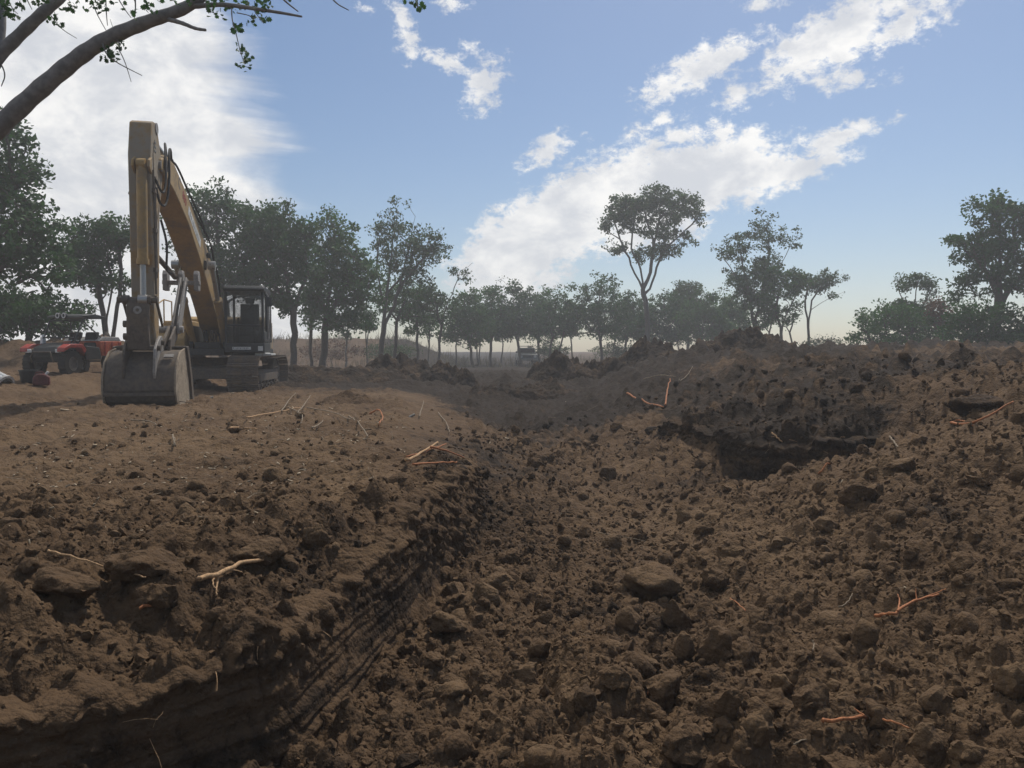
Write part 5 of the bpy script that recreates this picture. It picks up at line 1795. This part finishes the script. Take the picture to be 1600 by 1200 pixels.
# ------------------------------------------------------------------ roots, branches, sticks
def smooth_path(pts, it=2):
    P_ = [Vector(p) for p in pts]
    for _ in range(it):
        Q_ = [P_[0]]
        for a_, b_ in zip(P_[:-1], P_[1:]):
            Q_ += [a_ * .75 + b_ * .25, a_ * .25 + b_ * .75]
        P_ = Q_ + [P_[-1]]
    return P_


def stick_px(name, paths, mat, label, cat, lift=0.0, seed=0):
    """paths: list of (pixel polyline [(px,py,lift)], r0 m, r1 m): the first is the main stem, the others its forks"""
    rnd = random.Random(seed)
    org = None
    root = None
    for k, (pl_, r0, r1) in enumerate(paths):
        P_ = []
        for q in pl_:
            h_ = hit(q[0], q[1])
            dist = h_[1]
            up = (q[2] if len(q) > 2 else 0.0) + lift
            # lift towards the viewer's line so it stays on the same sight line
            r = ray(q[0], q[1])
            P_.append(Vector(h_) + Vector((0, 0, 1)) * (up + r0 * .9))
        P_ = smooth_path(P_, 2)
        for i in range(1, len(P_) - 1):
            P_[i] += Vector((rnd.gauss(0, 1), rnd.gauss(0, 1), rnd.gauss(0, 1))) * r0 * .35
        # never dive under the soil
        gz_ = height(np.array([p_.x for p_ in P_]), np.array([p_.y for p_ in P_]))[0]
        for i, p_ in enumerate(P_):
            P_[i].z = max(p_.z, float(gz_[i]) + r0 * .5)
        if org is None:
            org = P_[0].copy()
            multi = len(paths) > 1
            if multi:
                root = empty(name, org)
                tag(root, label, cat)
        n = len(P_)
        V_, F_ = tube_path([p_ - org for p_ in P_], [r0 + (r1 - r0) * i / (n - 1) for i in range(n)], 7)
        me = new_mesh('stem' if k == 0 else 'fork', V_, F_, mat, True)
        if root is None:
            o = link(name, me, loc=org)
            tag(o, label, cat)
        else:
            link('main_stem' if k == 0 else 'side_fork', me, root)


RT, RP, TW = M['root'], M['root_pale'], M['twig']
stick_px('exposed_root', [([(635, 724), (665, 716), (697, 705, .02)], .011, .006)], RT, 'upper orange root of the loose bunch at the bench edge', 'root', lift=.045, seed=1)
stick_px('exposed_root', [([(634, 731), (655, 722), (684, 706, .03)], .016, .009)], RP, 'thickest pale orange root slanting across the bunch at the bench edge', 'root', lift=.045, seed=2)
stick_px('exposed_root', [([(645, 738), (680, 733), (714, 733)], .010, .006)], RT, 'lowest orange root of the bunch, lying flat', 'root', lift=.045, seed=3)
stick_px('exposed_root', [([(672, 712, .02), (700, 722, .02), (744, 730)], .011, .005)], RT, 'orange root of the bunch reaching right over the trench edge', 'root', lift=.045, seed=4)
stick_px('exposed_root', [([(312, 921), (345, 911), (378, 898), (432, 880)], .013, .008), ([(338, 912), (340, 926), (337, 945)], .007, .003), ([(334, 914), (332, 928), (341, 940)], .005, .002), ([(350, 908), (362, 902), (378, 912)], .004, .002)], RP,
         'pale broken root with frayed orange fibres on the near bench edge', 'root', lift=.03, seed=5)
stick_px('thin_twig', [([(76, 883), (130, 902), (180, 912), (228, 924)], .005, .003)], RP, 'long thin pale twig lying across clods, lower left', 'twig', lift=.055, seed=6)
stick_px('exposed_root', [([(1368, 976), (1395, 972), (1420, 956), (1466, 941)], .011, .005), ([(1402, 966), (1406, 950), (1402, 944)], .006, .002), ([(1432, 950), (1430, 938)], .005, .002), ([(1440, 948), (1470, 936), (1478, 930)], .004, .002)], RT,
         'forked orange root on the clods at middle right', 'root', lift=.03, seed=7)
stick_px('exposed_root', [([(1285, 1150), (1320, 1148), (1360, 1140)], .008, .007), ([(1360, 1140), (1364, 1122), (1352, 1110)], .007, .003), ([(1360, 1140), (1390, 1150), (1420, 1162)], .006, .003), ([(1350, 1140), (1335, 1128)], .004, .002)], RT,
         'thin forked orange root at the lower right before the pale boulder', 'root', lift=.045, seed=8)
stick_px('exposed_root', [([(980, 618), (1005, 630), (1037, 638)], .022, .012)], RT, 'orange root lying on the far slope right of the trench', 'root', seed=9)
stick_px('exposed_root', [([(1040, 637), (1042, 625, .1), (1047, 612, .25)], .018, .008)], RT, 'orange root end standing up on the far slope', 'root', seed=10)
stick_px('exposed_root', [([(1486, 664), (1520, 668), (1583, 630)], .014, .007), ([(1486, 662), (1500, 658), (1520, 668)], .008, .005)], RT, 'bent orange root lying on the right bank near the frame edge', 'root', seed=11)
stick_px('exposed_root', [([(578, 648), (592, 645, .05), (599, 655), (592, 668)], .014, .006)], RT, 'curled orange root on the small mound of the bench', 'root', seed=12)
stick_px('exposed_root', [([(1280, 744), (1288, 735), (1297, 730)], .010, .006)], RT, 'short orange root stub at the bottom of the undercut bank', 'root', seed=13)
stick_px('exposed_root', [([(1140, 942), (1152, 950), (1165, 958)], .005, .003)], RT, 'tiny orange root sliver right of the largest boulder', 'root', lift=.01, seed=14)
stick_px('exposed_root', [([(218, 960), (235, 957), (247, 956)], .007, .005)], RT, 'short red-brown root piece under the pale twig, lower left', 'root', lift=.01, seed=15)
stick_px('exposed_root', [([(1012, 1090), (1015, 1078, .02)], .004, .002)], RT, 'small upright red root tip at the bottom centre', 'root', seed=16)
stick_px('fallen_branch', [([(160, 612), (210, 616), (250, 628), (300, 634)], .014, .008), ([(250, 626, .0), (225, 612, .12), (166, 596, .22)], .009, .004), ([(210, 616), (175, 612, .1), (165, 600, .15)], .007, .003), ([(240, 622), (232, 616, .1), (222, 610, .1)], .006, .003)], M['twig'],
         'grey forked branch lying in front of the excavator bucket', 'branch', lift=.03, seed=17)
br_specs = [
    ([(385, 660), (430, 648), (470, 640)], 'longest pale branch on the bench right of the bucket'), ([(440, 648), (452, 632, .03), (462, 622, .05)], 'upright thin branch poking from the bench brush'),
    ([(450, 642), (475, 655), (470, 668)], 'crooked twig hooked downward in the bench brush'), ([(480, 640), (520, 650), (548, 664)], 'long twig sloping toward the small mound'),
    ([(358, 676), (380, 673), (402, 675)], 'short pale stick flat on the trodden bench'), ([(465, 650), (478, 636, .05), (486, 628, .08)], 'twig raised at one end beside the hooked one'),
    ([(488, 674), (500, 668), (505, 662)], 'short curved twig below the long sloping twig'), ([(545, 655), (562, 668), (575, 690)], 'twig running down the bench edge toward the roots'),
    ([(655, 655), (662, 636, .08)], 'short twig upright on trench lip beyond root bunch'), ([(685, 648), (700, 668), (702, 680)], 'dark twig sloping on the trench side'),
    ([(205, 662), (235, 664), (245, 670)], 'bent stick lying before the bucket'), ([(270, 685), (274, 708), (273, 700, .05)], 'small upright straw on the trodden bench'),
    ([(380, 790), (400, 782), (415, 780)], 'thin stick on crumbly soil of bench'), ([(1205, 690), (1216, 695), (1222, 702)], 'broken pale root in the undercut bank'),
    ([(1236, 712), (1245, 709), (1255, 711)], 'pale root stub in the dark undercut'), ([(1005, 595), (1030, 588), (1056, 592)], 'long grey branch on far slope'),
    ([(1060, 600), (1075, 590), (1082, 575)], 'grey stick leaning on far slope below biggest heap'), ([(1390, 690), (1400, 700), (1402, 705)], 'thin root on the face of the right bank'),
    ([(1310, 960), (1322, 955), (1332, 944)], 'thin grey twig left of the forked orange root'), ([(1270, 1010), (1272, 1018), (1270, 1030)], 'tiny twig amid clods right of centre bottom'),
    ([(935, 838), (985, 846), (1010, 852)], 'very thin dark twig above the largest boulder'), ([(1240, 1180), (1250, 1172), (1260, 1168)], 'thin curved rootlet at the bottom right'),
]
for q, (pts, lab) in enumerate(br_specs):
    far_ = pts[0][1] < 700
    r_ = 0.011 if far_ else 0.0042
    stick_px('dry_stick', [(pts, r_, r_ * .5)], RP if q in (0, 4, 13, 14) else TW, lab, 'stick', lift=.025, seed=100 + q)


def litter(name, label, n, rng, r0, r1, mat, long, wide, where):
    x, y, r = scatter_points(n, rng, r0, r1)
    z, moist_shade, inpit, bench, onwall = height(x, y)
    keep = rng.random(n) < where(x, y, inpit, bench) * (1 - onwall)
    x, y, z, r = x[keep], y[keep], z[keep], r[keep]
    n = len(x)
    a = rng.uniform(0, 6.28, n)
    L = long * rng.lognormal(0, .45, n) * np.clip(r / 6, .6, 2.0)
    t = rng.normal(0, .25, n)
    d = np.stack([np.cos(a) * np.cos(t), np.sin(a) * np.cos(t), np.sin(t)], -1) * L[:, None] * .5
    P = np.stack([x, y, z + 0.006 + np.abs(d[:, 2]) * .8], -1)
    V_, F_ = tubes(P - d, P + d, wide * np.clip(r / 6, .6, 2) * rng.uniform(.6, 1.4, n), wide * np.clip(r / 6, .6, 2) * rng.uniform(.3, 1.2, n), 3)
    o = link(name, new_mesh(name, V_, F_, mat))
    tag(o, label, None, None, 'stuff')


litter('wood_chips', 'pale wood chips strewn over the trodden bench', 3800, np.random.default_rng(51), 4.0, 20, M['chip'], 0.024, 0.006,
       lambda x, y, i, b: b * (0.10 + 0.9 * np.exp(-((y - 7.5) / 3.5) ** 2)) * smooth(-0.3, .3, fbm2(x * 1.2, y * 1.2, 3, 88)) + 0.015)
litter('straw_litter', 'thin straws, rootlets and twigs mixed in the soil', 2400, np.random.default_rng(52), 3.0, 20, M['twig'], 0.07, 0.0022,
       lambda x, y, i, b: 0.75 * b + 0.14 * i)

litter('pale_stones', 'small pale stones and bark flakes on the right bank', 900, np.random.default_rng(53), 6.0, 22, M['stone'], 0.05, 0.016,
       lambda x, y, i, b: 0.3 * smooth(3, 7, x) * smooth(-.1, .4, fbm2(x, y, 2, 99)) + 0.01)


def dry_grass():
    rng = np.random.default_rng(54)
    n = 15000
    x = np.concatenate([rng.uniform(-45, -3, 9000), rng.uniform(-6, 40, 6000)])
    y = np.concatenate([rng.uniform(50, 74, 9000), rng.uniform(46, 80, 6000)])
    cl = fbm2(x * .35, y * .35, 3, 121)
    keep = rng.random(n) < smooth(-.25, .3, cl)
    x, y = x[keep], y[keep]
    z = height(x, y, False)[0]
    n = len(x)
    h = rng.lognormal(-1.1, .45, n)
    d = np.stack([rng.normal(0, .35, n) * h, rng.normal(0, .35, n) * h, h], -1)
    P = np.stack([x, y, z - .03], -1)
    V_, F_ = tubes(P, P + d, np.full(n, .022), np.full(n, .006), 3)
    o = link('dry_grass', new_mesh('dry_grass', V_, F_, M['straw']))
    tag(o, 'dry pale grass and stalks on the far rise under the trees', None, None, 'stuff')


M['straw'] = plain_mat('straw', (0.15, 0.125, 0.075), 0.9, vary=0.4, scale=1.5)
dry_grass()


def hanging_rootlets():
    rnd = random.Random(77)
    P0, P1, R0, R1 = [], [], [], []
    for _ in range(46):
        if rnd.random() < .6:
            k = rnd.uniform(3.2, 7.2)
            a = np.interp(k, np.arange(len(BENCH_EDGE)), [p_[0] for p_ in BENCH_EDGE]) - .07
            b_ = np.interp(k, np.arange(len(BENCH_EDGE)), [p_[1] for p_ in BENCH_EDGE])
            z_ = rnd.uniform(-.4, -.15)
            nrm = Vector((.9, -.4, 0))
        else:
            k = rnd.uniform(4.0, 7.5)
            a = np.interp(k, np.arange(len(BANK_EDGE)), [p_[0] for p_ in BANK_EDGE])
            b_ = np.interp(k, np.arange(len(BANK_EDGE)), [p_[1] for p_ in BANK_EDGE])
            z_ = rnd.uniform(-.3, 0.0)
            nrm = Vector((-.3, -.95, 0))
        p_ = Vector((a, b_, z_))
        d_ = nrm * rnd.uniform(.3, 1) + Vector((rnd.gauss(0, .7), rnd.gauss(0, .7), rnd.uniform(-1.2, .3)))
        L = rnd.uniform(.03, .10)
        r_ = rnd.uniform(.001, .0028)
        for _k in range(3):
            q_ = p_ + d_.normalized() * L * .5
            P0.append(p_); P1.append(q_); R0.append(r_); R1.append(r_ * .75)
            p_, r_ = q_, r_ * .75
            d_ = d_ + Vector((rnd.gauss(0, .4), rnd.gauss(0, .4), -.5))
    V_, F_ = tubes([tuple(p_) for p_ in P0], [tuple(p_) for p_ in P1], R0, R1, 4)
    o = link('rootlets', new_mesh('rootlets', V_, F_, M['root_pale']))
    tag(o, 'fine torn rootlets hanging from the cut faces', None, None, 'stuff')


hanging_rootlets()

# ------------------------------------------------------------------ overhanging tree at the upper left
tl_base = np.array([-6.6, 6.0, 0.0])
tl_base[2] = ground_z(tl_base[0], tl_base[1]) - .1
lt = empty('overhanging_tree', tuple(tl_base))
tag(lt, 'tree beyond the left edge with bare grey limbs reaching over the sky', 'tree')
D0 = 6.3


def L_(px, py, d):
    return Vector(at(px, py, d)) - Vector(tl_base)


trunk_top = L_(-120, 330, 6.2)
tpath = smooth_path([(0, 0, 0), (.25, .05, 1.2), trunk_top + Vector((-.35, 0, -.5)), trunk_top, L_(-70, 150, 6.3), L_(-40, -60, 6.5)])
V_, F_ = tube_path(tpath, np.linspace(.34, .15, len(tpath)), 12)
link('trunk', new_mesh('trunk', V_, F_, M['bark_veiled'], True), lt)


def limb(pts, r0, r1, name='limb', n=10, mat=None):
    P_ = smooth_path([L_(*p) for p in pts], 3)
    k = len(P_)
    rr = [(r0 + (r1 - r0) * i / (k - 1)) * (1 + .05 * math.sin(i * 1.7)) for i in range(k)]
    V_, F_ = tube_path(P_, rr, n)
    link(name, new_mesh(name, V_, F_, mat or M['bark_veiled'], True), lt)
    return P_


limb([(-118, 330, 6.2), (-40, 235, 6.2), (30, 168, 6.2), (110, 98, 6.2), (165, 60, 6.2), (235, 32, 6.2), (305, 8, 6.2), (345, -40, 6.2)], .088, .034)
limb([(-75, 180, 6.3), (-10, 95, 6.4), (45, 40, 6.4), (95, -5, 6.4), (140, -50, 6.4)], .056, .038)
limb([(-60, 140, 6.4), (0, 110, 6.4), (3, 40, 6.5), (6, -30, 6.6)], .034, .028)
limb([(300, 10, 6.2), (350, 6, 6.1), (400, 14, 6.0), (440, 20, 6.0), (472, 26, 6.0)], .022, .007, 'branch', 7)
limb([(262, 30, 6.2), (285, 36, 6.1), (305, 45, 6.1), (322, 47, 6.1)], .020, .010, 'branch', 7)
limb([(425, -20, 6.0), (445, 2, 6.0), (466, 18, 6.0)], .010, .004, 'branch', 6)
limb([(500, -30, 6.1), (522, 4, 6.1), (545, 16, 6.1)], .008, .003, 'branch', 6)
limb([(640, -40, 6.1), (648, -5, 6.1), (655, 18, 6.1)], .008, .004, 'branch', 6)
rngl = np.random.default_rng(61)
rl = random.Random(61)
twl = [
    ([(362, 8, 6.1), (362, 30, 6.0), (368, 48, 6.0), (374, 76, 6.0), (382, 100, 6.0)], .006), ([(370, 20, 6.0), (390, 24, 6.0), (400, 30, 6.0)], .005),
    ([(160, 62, 6.2), (162, 80, 6.1), (178, 95, 6.1), (196, 105, 6.1), (222, 118, 6.1)], .007), ([(185, 76, 6.1), (195, 95, 6.1), (205, 128, 6.1)], .005),
    ([(80, 25, 6.3), (95, 45, 6.2), (120, 60, 6.2)], .005), ([(140, -10, 6.3), (150, 20, 6.2), (166, 48, 6.2)], .006), ([(165, -10, 6.2), (166, 20, 6.2), (168, 40, 6.2)], .006),
    ([(180, -10, 6.2), (195, 15, 6.2), (205, 28, 6.2)], .006), ([(210, -15, 6.2), (212, 8, 6.2), (211, 26, 6.2)], .008), ([(10, -5, 6.4), (20, 15, 6.4), (28, 22, 6.4)], .006),
    ([(-5, 90, 6.4), (10, 115, 6.4), (2, 135, 6.4)], .008), ([(40, -5, 6.3), (50, 15, 6.3)], .006), ([(398, 18, 6.0), (405, 28, 6.0), (412, 36, 6.0)], .004),
    ([(240, 5, 6.2), (225, 12, 6.2), (232, 20, 6.2)], .005), ([(320, 5, 6.1), (322, 16, 6.1), (340, 22, 6.1)], .005),
    ([(190, 78, 6.1), (182, 60, 6.2), (172, 30, 6.2)], .004)]
for pts, r_ in twl:
    limb(pts, r_, r_ * .4, 'twig', 5)
# leaves: lobed blades, hung in small clusters
LEAF = np.array([(0, 0), (.10, .16), (.30, .12), (.24, .34), (.46, .40), (.28, .56), (.36, .76), (.14, .78), (0, 1.0), (-.14, .78), (-.36, .76), (-.28, .56), (-.46, .40), (-.24, .34), (-.30, .12), (-.10, .16)])
clusters = [(372, 46, 5, 10), (368, 48, 5, 8), (378, 76, 6, 14), (386, 96, 10, 22), (376, 104, 4, 5), (395, 30, 8, 10), (405, 22, 9, 12), (414, 8, 10, 14), (340, 20, 8, 10), (330, 12, 8, 9), (325, 3, 8, 9),
            (165, 84, 9, 12), (175, 92, 7, 8), (185, 76, 8, 10), (190, 65, 6, 6), (85, 32, 8, 11), (95, 42, 5, 6), (15, 14, 10, 16), (5, 5, 12, 16), (110, 8, 8, 10), (150, 4, 10, 12), (105, 14, 6, 7), (225, 6, 9, 9), (235, 14, 8, 8),
            (655, 12, 5, 12), (650, 2, 6, 10), (638, -2, 6, 6), (60, 2, 9, 10), (130, -4, 16, 16), (190, -6, 18, 18), (260, -8, 16, 16), (300, -4, 14, 14), (378, 6, 12, 10), (395, 10, 10, 8), (30, -2, 14, 18), (75, -6, 14, 18), (8, 22, 8, 10), (345, -2, 12, 14), (360, 12, 10, 10), (410, 30, 6, 8), (180, 84, 6, 8), (210, 20, 8, 8), (160, 12, 10, 10), (420, -4, 10, 12), (450, -6, 10, 8)]
LV, LF = [], []
for (px, py, sp_, nn) in clusters:
    for k in range(nn):
        c = np.array(L_(px + rl.gauss(0, sp_ * .55), py + rl.gauss(0, sp_ * .55), 6.1 + rl.gauss(0, .08)))
        s_ = rl.uniform(.03, .055)
        q = Quaternion((rl.gauss(0, 1), rl.gauss(0, 1), rl.gauss(0, 1), rl.gauss(0, 1))).normalized().to_matrix()
        pts = np.array([(x * s_, (y) * s_, -abs(x) * s_ * .35) for x, y in LEAF]) @ np.array(q).T + c
        LF.append(np.arange(16) + 16 * len(LV))
        LV.append(pts)
link('foliage', new_mesh('foliage', np.vstack(LV), np.array(LF), M['leaf_dark']), lt)

# ------------------------------------------------------------------ haze
HAZE = 0.0028
hm = bpy.data.materials.new('haze')
hm.use_nodes = True
hn = hm.node_tree
hn.nodes.clear()
pvn = hn.nodes.new('ShaderNodeVolumePrincipled')
pvn.inputs['Color'].default_value = (0.95, 0.97, 1.0, 1)
pvn.inputs['Density'].default_value = HAZE
pvn.inputs['Anisotropy'].default_value = 0.35
ho = hn.nodes.new('ShaderNodeOutputMaterial')
hn.links.new(pvn.outputs[0], ho.inputs['Volume'])
hz = MB().box(-178, 178, -178, 178, -3.0, 16.0).build('haze', hm, None, 0, 0)
tag(hz, 'thin pale dusty haze in the air', None, None, 'stuff')
